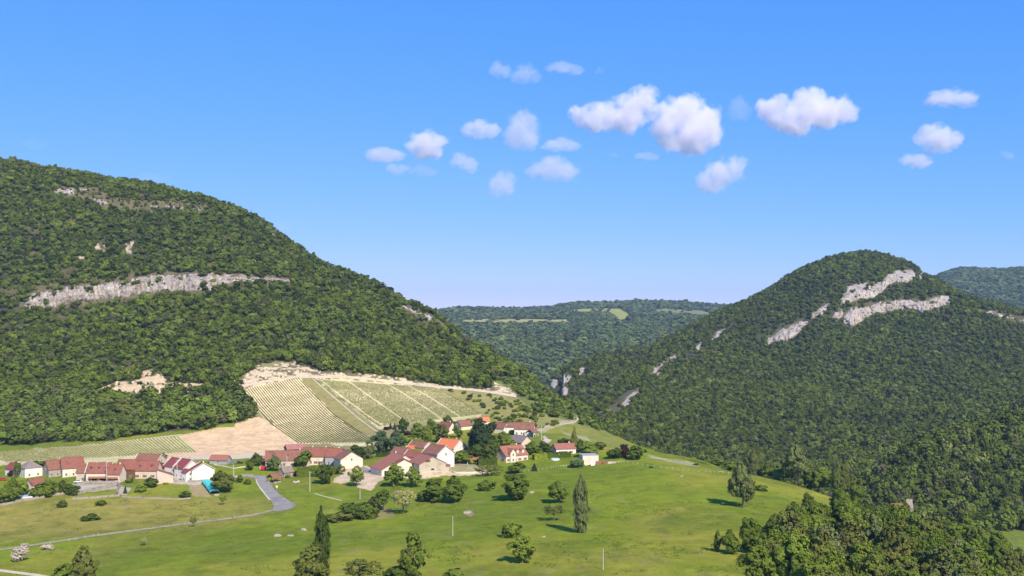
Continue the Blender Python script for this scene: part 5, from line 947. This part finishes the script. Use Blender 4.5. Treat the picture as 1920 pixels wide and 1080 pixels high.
# ------------------------------------------------------------------ trees one by one: (px, ground row, height px, width px, kind, colour, name, category, label)
T = [
 (1089, 999, 118, 24, 'poplar', 'silver', 'poplar', 'poplar', 'tall silvery poplar casting a long shadow in the right meadow'),
 (602, 1090, 150, 27, 'poplar', 'dark', 'poplar', 'poplar', 'tall dark poplar at the bottom edge left of centre'),
 (582, 1102, 78, 74, 'loose', 'olive', 'broadleaf_tree', 'tree', 'spreading tree wrapped round the foot of the front poplar'),
 (966, 938, 52, 60, 'round', 'mid', 'broadleaf_tree', 'tree', 'large bushy tree with a white boulder beside it'),
 (1048, 943, 45, 38, 'round', 'mid', 'broadleaf_tree', 'tree', 'egg-shaped tree to the upper left of the silvery poplar'),
 (1040, 976, 32, 42, 'willow', 'olive', 'broadleaf_tree', 'tree', 'brownish umbrella-shaped tree at the tip of the poplar shadow'),
 (960, 1008, 37, 32, 'bush', 'mid', 'bush', 'bush', 'round green bush just above the larger lower bush'),
 (979, 1055, 54, 52, 'round', 'light', 'broadleaf_tree', 'tree', 'bright green tree low in the meadow, below the round bush'),
 (911, 919, 28, 30, 'bush', 'mid', 'bush', 'bush', 'small bush below the olive-coloured trees'),
 (815, 942, 48, 46, 'round', 'mid', 'broadleaf_tree', 'tree', 'left tree of the dense pair in the central meadow'),
 (850, 942, 52, 46, 'round', 'mid', 'broadleaf_tree', 'tree', 'right tree of the dense pair in the central meadow'),
 (796, 940, 30, 28, 'bush', 'dark', 'bush', 'bush', 'low bush leaning on the dense pair'),
 (756, 963, 56, 46, 'willow', 'straw', 'willow', 'tree', 'pale straw-coloured tree with visible branches'),
 (712, 957, 40, 38, 'round', 'dark', 'broadleaf_tree', 'tree', 'dark round tree left of the straw-coloured tree'),
 (664, 970, 42, 44, 'bush', 'dark', 'bush', 'bush', 'dark thicket under the short pole'),
 (687, 972, 40, 34, 'bush', 'dark', 'bush', 'bush', 'dark bush between the thicket and the round tree'),
 (634, 977, 24, 46, 'bush', 'olive', 'bush', 'bush', 'low sprawling scrub right of the front poplar'),
 (776, 1088, 90, 60, 'loose', 'mid', 'broadleaf_tree', 'tree', 'slender leaning tree at the bottom edge with a dark shadow'),
 (748, 1090, 40, 40, 'bush', 'dark', 'bush', 'bush', 'dark bush in the shade of the slender leaning tree'),
 (852, 1092, 34, 46, 'bush', 'mid', 'bush', 'bush', 'rounded bush cut by the bottom edge at the centre'),
 (675, 1100, 58, 80, 'willow', 'olive', 'bush', 'bush', 'sparse olive brushwood at the bottom edge'),
 (668, 912, 42, 28, 'loose', 'light', 'broadleaf_tree', 'tree', 'light green upright tree on the bare yard'),
 (609, 908, 40, 33, 'round', 'dark', 'broadleaf_tree', 'tree', 'dense dark tree right of the tall pale pole'),
 (640, 890, 20, 22, 'willow', 'olive', 'broadleaf_tree', 'tree', 'small fruit tree below the big cream gable'),
 (737, 913, 46, 34, 'round', 'light', 'broadleaf_tree', 'tree', 'bright tree in front of the sweeping barn'),
 (776, 914, 42, 32, 'loose', 'light', 'broadleaf_tree', 'tree', 'light airy tree before the broad beige gable'),
 (905, 893, 26, 34, 'willow', 'olive', 'olive_tree', 'tree', 'left of two olive-brown orchard trees below the hedge'),
 (930, 892, 25, 32, 'willow', 'olive', 'olive_tree', 'tree', 'right of two olive-brown orchard trees below the hedge'),
 (966, 888, 23, 32, 'round', 'mid', 'broadleaf_tree', 'tree', 'small green tree below the red-shuttered house'),
 (1002, 883, 16, 13, 'spruce', 'conifer', 'conifer', 'tree', 'tiny pointed tree by the white posts'),
 (1077, 833, 37, 18, 'spruce', 'olive', 'spruce', 'tree', 'lone spruce above the salmon-roofed bungalow'),
 (905, 862, 82, 48, 'loose', 'conifer', 'cedar', 'tree', 'very tall dark cedar in the village centre'),
 (886, 860, 58, 32, 'spruce', 'blue', 'cedar', 'tree', 'bluish conifer left of the tall cedar'),
 (918, 864, 46, 34, 'round', 'dark', 'broadleaf_tree', 'tree', 'dark round tree at the right foot of the cedar'),
 (893, 866, 38, 40, 'round', 'dark', 'broadleaf_tree', 'tree', 'dark tree at the left foot of the cedar'),
 (714, 849, 44, 34, 'round', 'blue', 'broadleaf_tree', 'tree', 'left half of the big blue-green twin tree'),
 (741, 848, 44, 34, 'round', 'blue', 'broadleaf_tree', 'tree', 'right half of the big blue-green twin tree'),
 (693, 860, 34, 28, 'loose', 'silver', 'broadleaf_tree', 'tree', 'pale leafy tree left of the twin tree'),
 (673, 857, 26, 28, 'round', 'dark', 'broadleaf_tree', 'tree', 'dark tree behind the big cream gable'),
 (755, 812, 30, 20, 'round', 'dark', 'broadleaf_tree', 'tree', 'tall dark evergreen above the twin tree'),
 (732, 804, 13, 7, 'spruce', 'conifer', 'cypress', 'tree', 'left of two tiny cypresses at the vineyard foot'),
 (740, 805, 14, 7, 'spruce', 'conifer', 'cypress', 'tree', 'right of two tiny cypresses at the vineyard foot'),
 (724, 806, 9, 12, 'bush', 'purple', 'bush', 'bush', 'reddish bush left of the tiny cypresses'),
 (782, 822, 32, 26, 'round', 'light', 'broadleaf_tree', 'tree', 'light green tree behind the twin tree'),
 (771, 833, 20, 32, 'bush', 'light', 'bush', 'bush', 'broad yellow-green bush right of the twin tree'),
 (762, 816, 12, 14, 'bush', 'purple', 'bush', 'bush', 'dark red bush under the evergreen'),
 (800, 832, 36, 24, 'round', 'mid', 'broadleaf_tree', 'tree', 'mid green tree in the middle of the upper village trees'),
 (812, 815, 30, 26, 'round', 'mid', 'broadleaf_tree', 'tree', 'tree left of the upper red roof'),
 (829, 829, 34, 34, 'loose', 'olive', 'broadleaf_tree', 'tree', 'greyish tree hiding the foot of the upper red roof'),
 (852, 832, 20, 26, 'bush', 'mid', 'bush', 'bush', 'bush between the greyish tree and the orange roof'),
 (838, 792, 14, 15, 'round', 'dark', 'broadleaf_tree', 'tree', 'small dark tree above the upper red roof'),
 (849, 802, 18, 14, 'round', 'dark', 'broadleaf_tree', 'tree', 'dark tree right of the upper red roof'),
 (858, 820, 24, 18, 'round', 'mid', 'broadleaf_tree', 'tree', 'tree between the two upper roofs'),
 (878, 802, 20, 22, 'round', 'olive', 'broadleaf_tree', 'tree', 'olive tree above the brown-red upper roof'),
 (896, 815, 32, 26, 'round', 'dark', 'broadleaf_tree', 'tree', 'dark tree behind the cedar top'),
 (922, 812, 24, 20, 'loose', 'conifer', 'conifer', 'tree', 'dark conifer right of the cedar top'),
 (861, 868, 25, 42, 'round', 'mid', 'broadleaf_tree', 'tree', 'wide dome-shaped tree before the orange-roofed house'),
 (875, 856, 26, 15, 'bush', 'purple', 'bush', 'bush', 'dark purple tree left of the dark village trees'),
 (886, 870, 13, 14, 'bush', 'lime', 'bush', 'bush', 'lime bush behind the pergola'),
 (940, 841, 34, 34, 'round', 'mid', 'broadleaf_tree', 'tree', 'round tree above the red-shuttered house'),
 (958, 843, 24, 26, 'round', 'light', 'broadleaf_tree', 'tree', 'light tree left of the half-buried grey roof'),
 (1000, 853, 28, 30, 'round', 'mid', 'broadleaf_tree', 'tree', 'round tree left of the bungalow hedge'),
 (1020, 852, 26, 26, 'round', 'dark', 'broadleaf_tree', 'tree', 'dark tree between the hedge and the bungalow'),
 (963, 815, 14, 16, 'bush', 'mid', 'bush', 'bush', 'bush in front of the low upper wing'),
 (1056, 832, 16, 20, 'bush', 'dark', 'bush', 'bush', 'dark bush behind the bungalow roof'),
 (1105, 858, 32, 32, 'round', 'light', 'broadleaf_tree', 'tree', 'light green tree behind the flat garage'),
 (1126, 843, 18, 26, 'bush', 'olive', 'bush', 'bush', 'olive scrub above the garage tree'),
 (1088, 848, 26, 18, 'round', 'dark', 'broadleaf_tree', 'tree', 'dark tree beside the bungalow end'),
 (1152, 860, 24, 28, 'round', 'dark', 'broadleaf_tree', 'tree', 'dark left tree of the group of three on the right meadow'),
 (1170, 859, 28, 22, 'round', 'purple', 'broadleaf_tree', 'tree', 'reddish middle tree of the group of three'),
 (1193, 862, 28, 34, 'round', 'mid', 'broadleaf_tree', 'tree', 'green right tree of the group of three'),
 (1077, 876, 20, 22, 'bush', 'blue', 'bush', 'bush', 'greyish bush left of the flat garage'),
 (1088, 874, 18, 14, 'bush', 'light', 'bush', 'bush', 'bright clipped bush touching the flat garage'),
 (1393, 952, 92, 46, 'round', 'silver', 'willow', 'tree', 'tall pale willow at the meadow rim casting a dark shadow'),
 (1344, 1034, 40, 18, 'loose', 'mid', 'broadleaf_tree', 'tree', 'slim young tree in front of the right wood'),
 (1428, 920, 16, 20, 'bush', 'mid', 'bush', 'bush', 'small bush right of the pale willow'),
 (568, 876, 33, 30, 'round', 'mid', 'broadleaf_tree', 'tree', 'round green tree before the long brown farm roof'),
 (513, 883, 30, 26, 'round', 'silver', 'broadleaf_tree', 'tree', 'silvery round tree right of the red trailer'),
 (535, 873, 20, 18, 'round', 'dark', 'broadleaf_tree', 'tree', 'dark tree between the silvery and the green tree'),
 (482, 874, 26, 20, 'round', 'dark', 'broadleaf_tree', 'tree', 'right tree of the dark pair left of the trailer'),
 (469, 882, 24, 18, 'round', 'dark', 'broadleaf_tree', 'tree', 'left tree of the dark pair left of the trailer'),
 (592, 893, 18, 22, 'bush', 'mid', 'bush', 'bush', 'bush left of the dense dark tree'),
 (541, 896, 10, 9, 'bush', 'mid', 'bush', 'bush', 'clipped round bush before the chapel'),
 (555, 893, 14, 12, 'bush', 'purple', 'bush', 'bush', 'purple bush right of the chapel'),
 (417, 923, 42, 42, 'round', 'olive', 'broadleaf_tree', 'tree', 'dark spreading tree beside the turquoise tarpaulin'),
 (418, 947, 19, 14, 'willow', 'mid', 'broadleaf_tree', 'tree', 'small round-headed tree below the turquoise tarpaulin'),
 (450, 905, 16, 14, 'round', 'mid', 'broadleaf_tree', 'tree', 'small tree at the roadside wall'), (465, 908, 14, 14, 'bush', 'mid', 'bush', 'bush', 'shrub left of the road bend'),
 (283, 914, 20, 24, 'round', 'dark', 'broadleaf_tree', 'tree', 'dark round tree before the sloping pink annex'),
 (264, 922, 17, 20, 'bush', 'light', 'bush', 'bush', 'yellow-green bush left of the dark round tree'),
 (235, 925, 16, 8, 'spruce', 'conifer', 'cypress', 'tree', 'narrow dark cypress in the garden'),
 (348, 933, 16, 20, 'bush', 'dark', 'bush', 'bush', 'dark bush at the corner of the brown garden plot'),
 (252, 893, 12, 16, 'bush', 'light', 'bush', 'bush', 'ivy bush on the recessed barn front'), (270, 895, 14, 14, 'bush', 'light', 'bush', 'bush', 'ivy bush on the pinkish house front'),
 (243, 905, 13, 15, 'bush', 'mid', 'bush', 'bush', 'green bush below the recessed barn'), (311, 908, 6, 9, 'bush', 'lime', 'bush', 'bush', 'small yellow bush at the annex foot'),
 (302, 876, 12, 11, 'bush', 'dark', 'bush', 'bush', 'dark tree crown beside the taller brown-red roof'), (302, 866, 18, 22, 'loose', 'olive', 'broadleaf_tree', 'tree', 'thin tree behind the taller brown-red roof'),
 (72, 934, 30, 30, 'round', 'mid', 'broadleaf_tree', 'tree', 'green tree touching the small narrow house'), (93, 932, 34, 30, 'round', 'mid', 'broadleaf_tree', 'tree', 'green tree left of the dark shrub below the stone farm'),
 (118, 924, 26, 20, 'round', 'dark', 'broadleaf_tree', 'tree', 'dark shrub tree below the stone farmhouse'), (138, 928, 24, 28, 'round', 'dark', 'broadleaf_tree', 'tree', 'round tree at the corner of the terrace wall'),
 (102, 928, 12, 12, 'bush', 'light', 'bush', 'bush', 'light bush above the pale stone wall'),
 (8, 945, 36, 34, 'round', 'mid', 'broadleaf_tree', 'tree', 'tree at the left edge above the stone wall'), (28, 938, 42, 30, 'round', 'mid', 'broadleaf_tree', 'tree', 'tall tree left of the small narrow house'),
 (44, 928, 28, 24, 'round', 'light', 'broadleaf_tree', 'tree', 'light green tree touching the round pool'), (31, 895, 34, 14, 'loose', 'mid', 'broadleaf_tree', 'tree', 'slim tree before the far left dark red roof'),
 (21, 893, 15, 13, 'bush', 'purple', 'bush', 'bush', 'dark purple bush at the far left house'), (68, 874, 14, 26, 'bush', 'dark', 'bush', 'bush', 'dark bush behind the hipped roof'),
 (118, 951, 18, 19, 'bush', 'dark', 'bush', 'bush', 'left dark bush under the low grey wall'), (191, 947, 15, 20, 'bush', 'dark', 'bush', 'bush', 'right dark bush under the low grey wall'),
 (170, 975, 15, 26, 'bush', 'dark', 'bush', 'bush', 'low dark bush alone in the dry meadow'),
 (362, 988, 19, 14, 'willow', 'olive', 'broadleaf_tree', 'tree', 'half bare little tree on the path'), (270, 1023, 20, 16, 'willow', 'straw', 'broadleaf_tree', 'tree', 'tiny leafless tree below the path'),
 (36, 1052, 27, 32, 'round', 'blossom', 'blossoming_tree', 'tree', 'larger pale blossoming tree at the lower left'), (46, 1034, 17, 20, 'round', 'blossom', 'blossoming_tree', 'tree', 'pale blossoming tree touching the path'),
 (88, 1030, 15, 18, 'bush', 'blossom', 'blossoming_tree', 'tree', 'faded blossoming bush right of the other two'),
 (158, 1108, 88, 46, 'loose', 'olive', 'broadleaf_tree', 'tree', 'tall feathery tree at the bottom left corner'), (120, 1108, 52, 58, 'loose', 'mid', 'broadleaf_tree', 'tree', 'broad lower tree left of the feathery one'), (90, 1105, 30, 40, 'bush', 'olive', 'bush', 'bush', 'scrub at the bottom edge near the corner'),
 (1306, 873, 6, 10, 'bush', 'dark', 'bush', 'bush', 'speck of bush on the meadow rim'), (1220, 877, 4, 8, 'bush', 'dark', 'bush', 'bush', 'speck of dark weed by the long fence'),
 (298, 783, 34, 26, 'spruce', 'conifer', 'spruce', 'tree', 'single dark spruce standing in the lower forest edge'), (233, 781, 36, 46, 'round', 'olive', 'broadleaf_tree', 'tree', 'greyish-olive round tree in the lower forest'),
 (30, 822, 30, 34, 'round', 'olive', 'broadleaf_tree', 'tree', 'yellowish tree at the left forest edge'),
]
for (x, y, h, wd, kind, colr, nm, cat, lb) in T:
    p = A.hit(x, y, 1100); k = p.y/F; tree(nm, p-Vector((0, 0, .1)), h*k, wd*k*1.26, kind, colr, lb, cat)
# trees just behind the meadow rim, standing on the falling slope
RIM = [(1403, 66, 19, 'poplar', 'silver', 'first of three thin pale poplars behind the rim'), (1413, 64, 17, 'poplar', 'silver', 'second of three thin pale poplars behind the rim'), (1425, 68, 16, 'poplar', 'silver', 'third of three thin pale poplars behind the rim'),
 (1497, 96, 58, 'round', 'silver', 'big silvery tree on the rim between the poplar groups'), (1462, 36, 38, 'round', 'light', 'light rounded tree left of the big silvery tree'), (1535, 62, 46, 'round', 'mid', 'green tree right of the big silvery tree'),
 (1570, 90, 22, 'poplar', 'silver', 'left poplar of the pair on the right rim'), (1584, 94, 20, 'poplar', 'olive', 'right poplar of the pair on the right rim'),
 (1370, 30, 30, 'round', 'light', 'light tree left of the pale willow behind the rim'), (1345, 26, 26, 'round', 'mid', 'small tree just behind the rim'), (1440, 40, 30, 'round', 'mid', 'tree between the thin poplars and the light one'),
 (1520, 50, 34, 'round', 'olive', 'olive tree behind the rim below the silvery tree'), (1606, 60, 34, 'round', 'mid', 'tree right of the poplar pair')]
for x, h, wd, kind, colr, lb in RIM:
    e = np.interp(x, *zip(*SKY_A)); Yr = float(np.interp(x, KX, [q for q in A.rows[10][2]])); y = Yr+14+random.random()*10; X = (x-960)/F*y; z = float(A.h(X, y)[0]); top = (HY-(e-h+8))/F*y
    hh = max(top-z, 5); tree('poplar' if kind == 'poplar' else 'broadleaf_tree', (X, y, z), hh, wd/F*y*1.1, kind, colr, lb)
# the wood on the right slope
WOOD = [(1362, 1036), (1400, 1030), (1432, 1000), (1455, 985), (1500, 960), (1555, 952), (1600, 962), (1650, 978), (1700, 1002), (1760, 1032), (1830, 1066), (1890, 1110), (1960, 1150), (1960, 1230), (1600, 1180), (1450, 1150), (1410, 1110), (1450, 1075), (1400, 1055)]
cnt = 0; used = []
LBL = {'dark': 'dark green tree in the dense wood on the lower right slope', 'mid': 'green tree in the dense wood on the lower right slope', 'light': 'bright green tree in the dense wood on the lower right slope', 'silver': 'pale grey-green tree in the dense wood on the lower right slope', 'olive': 'olive tree in the dense wood on the lower right slope'}
rr3 = random.Random(21)
gxs = []
for yi in np.arange(300, 560, 9.8):
    for xi in np.arange(55, 270, 9.8):
        x = xi+rr3.uniform(-3, 3); y = yi+rr3.uniform(-3, 3); px_ = 960+F*x/y; z = float(A.h(x, y)[0]); py_ = HY-F*z/y
        Yr = float(np.interp(px_, KX, A.rows[10][2]))
        if (y <= Yr+4 and inpoly(np.array([px_]), np.array([py_]), WOOD)[0]) or (Yr+4 < y < Yr+95 and 1590 < px_ < 1935):
            if cnt > 285: break
            h = rr3.uniform(9.5, 18); 
            h *= .66+.34*float(sstep(965, 1040, py_))
            if px_ < 1470: h *= .8
            if y > Yr+4: h *= 1.05
            colr = rr3.choice(['dark', 'mid', 'mid', 'dark', 'mid', 'mid', 'light'] if py_ < 1030 else ['mid', 'olive', 'mid', 'olive', 'light', 'silver', 'mid']); kd = 'loose' if colr in ('silver', 'olive') else 'round'
            zn = ('meadow side' if px_ < 1520 else 'middle' if px_ < 1700 else 'valley side')+(', near its top' if py_ < 1010 else ', halfway down' if py_ < 1060 else ', near the bottom'); tree('broadleaf_tree', (x, y, z-.4), h, h*rr3.uniform(.75, 1.0), kd, colr, ('tall ' if h > 13 else 'low ' if h < 10.5 else '')+LBL[colr].replace('in the dense wood on the lower right slope', 'of the lower right wood,')+' '+zn, 'tree', 'trees of the lower right wood', v=rr3.randrange(4)); cnt += 1
print('wood trees', cnt)
# scattered shrubs of the scrub slope beside the vineyard
SC = [(825, 730), (931, 741), (969, 748), (1000, 772), (1062, 792), (1020, 804), (950, 798), (915, 780), (870, 750)]
k = 0
while k < 110:
    q = (random.uniform(825, 1062), random.uniform(728, 806))
    if inpoly(np.array([q[0]]), np.array([q[1]]), SC)[0]:
        p = A.hit(*q, 1000); h = random.uniform(1.6, 4.2)*(1.3 if q[0] > 950 else 1); tree('shrub', p-Vector((0, 0, .2)), h, h*random.uniform(.9, 1.4), 'bush', random.choice(['mid', 'dark', 'olive', 'light']), 'one of many small shrubs dotting the scrub slope right of the vineyard', 'shrub', 'shrubs on the scrub slope'); k += 1
# clumps of weeds and tall grass on the meadow
V, Fq, RN = [], [], []
rw = np.random.RandomState(9); spots = []
for _ in range(5200):
    x_, y_ = rw.uniform(-20, 1560), rw.uniform(905, 1079); spots.append((x_, y_))
sp = np.array(spots); Yc, Zc = A.prof(sp[:, 0])
yy = np.linspace(350, 720, 260); best = np.full(len(sp), 400.0)
zz = np.stack([pchip(Yc, Zc, np.full(len(sp), v)) for v in yy], 1); pyg = HY-F*zz/yy[None]; idx = np.argmax(pyg <= sp[:, 1:2], 1); best = yy[idx]
X_ = (sp[:, 0]-960)/F*best; Z_ = A.h(X_, best); nz_ = fbm(X_/14, best/18, 4, 14); kp = (idx > 0) & (nz_ > .60) & (best < np.interp(sp[:, 0], KX, A.rows[10][2])-5) & ~((sp[:, 0] > 470) & (sp[:, 0] < 560) & (sp[:, 1] < 965)) & ((sp[:, 1] > 940) | (sp[:, 0] > 900))
P = np.stack([X_, best, Z_+.15], 1)[kp]; P = np.repeat(P, 7, 0)+rw.randn(kp.sum()*7, 3)*np.array([.8, .8, .1]); Vq, Fq_ = quads(P, rw.randn(len(P), 3)+np.array([0, -.4, 1.2]), np.full(len(P), .42), rw)
me = mesh_np('weeds', Vq, Fq_, LEAF['mid']); a_ = me.attributes.new('rnd', 'FLOAT', 'FACE'); a_.data.foreach_set('value', rw.rand(len(Fq_)).astype(np.float32)); tag(link('weeds', me), kind='stuff')

# ------------------------------------------------------------------ clouds (real volumes high above the haze)
def cloud(cx, cy, w_, h_, dens, seed, label, blobs=None):
    sx = 1 if blobs else min(max(w_/h_/1.25, 1), 2.3); w_ = w_/sx; rr = random.Random(seed); Y0 = 7500.; k = Y0/F; hw, hh = w_*k/2, h_*k/2; L = []
    if blobs: L = [((bx-cx)*k, 0, -(by-cy)*k, br*k) for bx, by, br in blobs]
    else:
        n = 3
        for i in range(n): f = (i+.5)/n*2-1; rd = hh*(.95-.35*abs(f))*rr.uniform(.8, 1.1); L.append((f*(hw-rd*.7), rr.uniform(-.2, .2)*hh, rr.uniform(-.2, .25)*hh, rd))
    import bmesh
    bm = bmesh.new()
    for x, y, z, rd in L: bmesh.ops.create_icosphere(bm, subdivisions=2, radius=rd*1.02, matrix=Matrix.Translation((x, y, z)))
    me = bpy.data.meshes.new('cloud'); bm.to_mesh(me); bm.free(); o = link('cloud', me, None, ((cx-960)*k, Y0, (HY-cy)*k))
    md = o.modifiers.new('merge', 'REMESH'); md.mode = 'VOXEL'; md.voxel_size = max(hh/6, 12); dg = bpy.context.evaluated_depsgraph_get(); me2 = bpy.data.meshes.new_from_object(o.evaluated_get(dg)); o.modifiers.clear(); o.data = me2; o.scale = (sx, sx, 1)
    m, t, out = newmat('cloud_vapour'); tc = N(t, 'ShaderNodeTexCoord'); cur = None
    dn_ = N(t, 'ShaderNodeTexNoise'); dn_.inputs['Scale'].default_value = 1/(hh*.55+40); dn_.inputs['Detail'].default_value = 3
    t.links.new(tc.outputs['Object'], dn_.inputs['Vector']); sb = N(t, 'ShaderNodeVectorMath', operation='SUBTRACT'); t.links.new(dn_.outputs['Color'], sb.inputs[0]); sb.inputs[1].default_value = (.5, .5, .5)
    sl = N(t, 'ShaderNodeVectorMath', operation='SCALE'); t.links.new(sb.outputs[0], sl.inputs[0]); sl.inputs['Scale'].default_value = hh*.9; av = N(t, 'ShaderNodeVectorMath', operation='ADD'); t.links.new(tc.outputs['Object'], av.inputs[0]); t.links.new(sl.outputs[0], av.inputs[1])
    for x, y, z, rd in L:
        d_ = N(t, 'ShaderNodeVectorMath', operation='DISTANCE'); t.links.new(av.outputs[0], d_.inputs[0]); d_.inputs[1].default_value = (x, y, z); q = maprange(t, d_.outputs['Value'], rd*.95, rd*.15, 0, 1)
        if cur is None: cur = q
        else: mx = N(t, 'ShaderNodeMath', operation='MAXIMUM'); t.links.new(cur, mx.inputs[0]); t.links.new(q, mx.inputs[1]); cur = mx.outputs[0]
    mpn = N(t, 'ShaderNodeVectorMath', operation='ADD'); mpn.inputs[1].default_value = (seed*311., seed*97., 0); t.links.new(tc.outputs['Object'], mpn.inputs[0])
    nz = noise(t, 1/(hh*.26+26), 7, mpn.outputs[0], .62); s1 = N(t, 'ShaderNodeMath', operation='MULTIPLY_ADD'); t.links.new(nz, s1.inputs[0]); s1.inputs[1].default_value = 1.9; s1.inputs[2].default_value = -.95
    ad = N(t, 'ShaderNodeMath', operation='ADD'); t.links.new(cur, ad.inputs[0]); t.links.new(s1.outputs[0], ad.inputs[1])
    de = maprange(t, ad.outputs[0], .16, .55, 0, dens); de2 = N(t, 'ShaderNodeMath', operation='MULTIPLY'); t.links.new(de, de2.inputs[0]); gt = maprange(t, cur, 0, .12, 0, 1); t.links.new(gt, de2.inputs[1])
    pv = N(t, 'ShaderNodeVolumePrincipled'); pv.inputs['Color'].default_value = (1, .975, 1, 1); pv.inputs['Anisotropy'].default_value = 0; t.links.new(de2.outputs[0], pv.inputs['Density']); t.links.new(pv.outputs[0], out.inputs['Volume'])
    me2.materials.clear(); me2.materials.append(m); tag(o, label, 'cloud', 'clouds drifting in the blue sky')
cloud(1147, 215, 172, 95, .015, 1, 'left half of the largest cloud, flat to the left and tall at right', [(1088, 216, 27), (1118, 220, 34), (1150, 216, 36), (1185, 205, 44), (1208, 192, 38), (1180, 230, 30)])
cloud(1290, 232, 160, 122, .014, 2, 'right half of the largest cloud, a big rounded puff', [(1250, 225, 42), (1285, 215, 52), (1322, 228, 48), (1300, 255, 46), (1258, 258, 34), (1335, 250, 34)])
cloud(1516, 208, 205, 102, .015, 3, 'wide bumpy cloud right of the largest one', [(1450, 208, 38), (1480, 222, 40), (1515, 205, 50), (1550, 210, 40), (1585, 205, 32), (1500, 235, 30), (1530, 185, 28)])
cloud(1352, 327, 108, 76, .009, 4, 'medium cloud floating below the largest one', [(1325, 338, 28), (1350, 325, 36), (1380, 315, 30), (1345, 345, 24)])
for i, (x, y, w_, h_, dn, lb) in enumerate([(1785, 187, 104, 44, .010, 'upper right flat little cloud'), (1762, 262, 98, 60, .013, 'rounded cloud low at the right'), (1720, 302, 68, 36, .011, 'small cloud touching the rounded one from below'), (803, 270, 92, 54, .014, 'brightest cloud of the left cluster'), (722, 289, 84, 30, .008, 'thin cloud at the far left of the cluster'), (746, 317, 48, 22, .007, 'small wisp under the thin cloud'), (792, 320, 60, 26, .003, 'very faint wisp under the brightest left cloud'),
        (870, 306, 60, 42, .008, 'pale puff right of the brightest left cloud'), (902, 241, 80, 46, .011, 'white puff above the pale one'), (980, 254, 66, 76, .007, 'tall soft cloud in the middle of the sky'), (1052, 273, 80, 26, .006, 'thin tail right of the tall soft cloud'), (1037, 321, 112, 50, .006, 'wide lilac cloud below the tail'), (943, 342, 58, 48, .007, 'small cloud lowest in the left cluster'),
        (938, 131, 44, 38, .006, 'leftmost of the high thin clouds'), (986, 141, 64, 36, .004, 'middle of the high thin clouds'), (1060, 128, 76, 30, .006, 'right one of the high thin clouds'), (1124, 134, 20, 16, .003, 'tiny speck of cloud right of the high thin ones'), (1214, 296, 52, 22, .005, 'tiny cloud left under the largest cloud'), (1150, 291, 20, 14, .004, 'tiny round speck under the largest cloud'), (1890, 291, 34, 18, .004, 'tiny faint cloud at the right edge'), (1386, 202, 34, 50, .0022, 'faint veil between the two big clouds'),
        (285, 332, 70, 26, .0012, 'faint pinkish wisp over the left hill'), (62, 272, 56, 22, .001, 'barely visible wisp at the left edge'), (524, 428, 56, 26, .0015, 'faint wisp behind the left ridge')]):
    cloud(x, y, w_*1.15, h_*1.25, dn*.85, 10+i, lb)
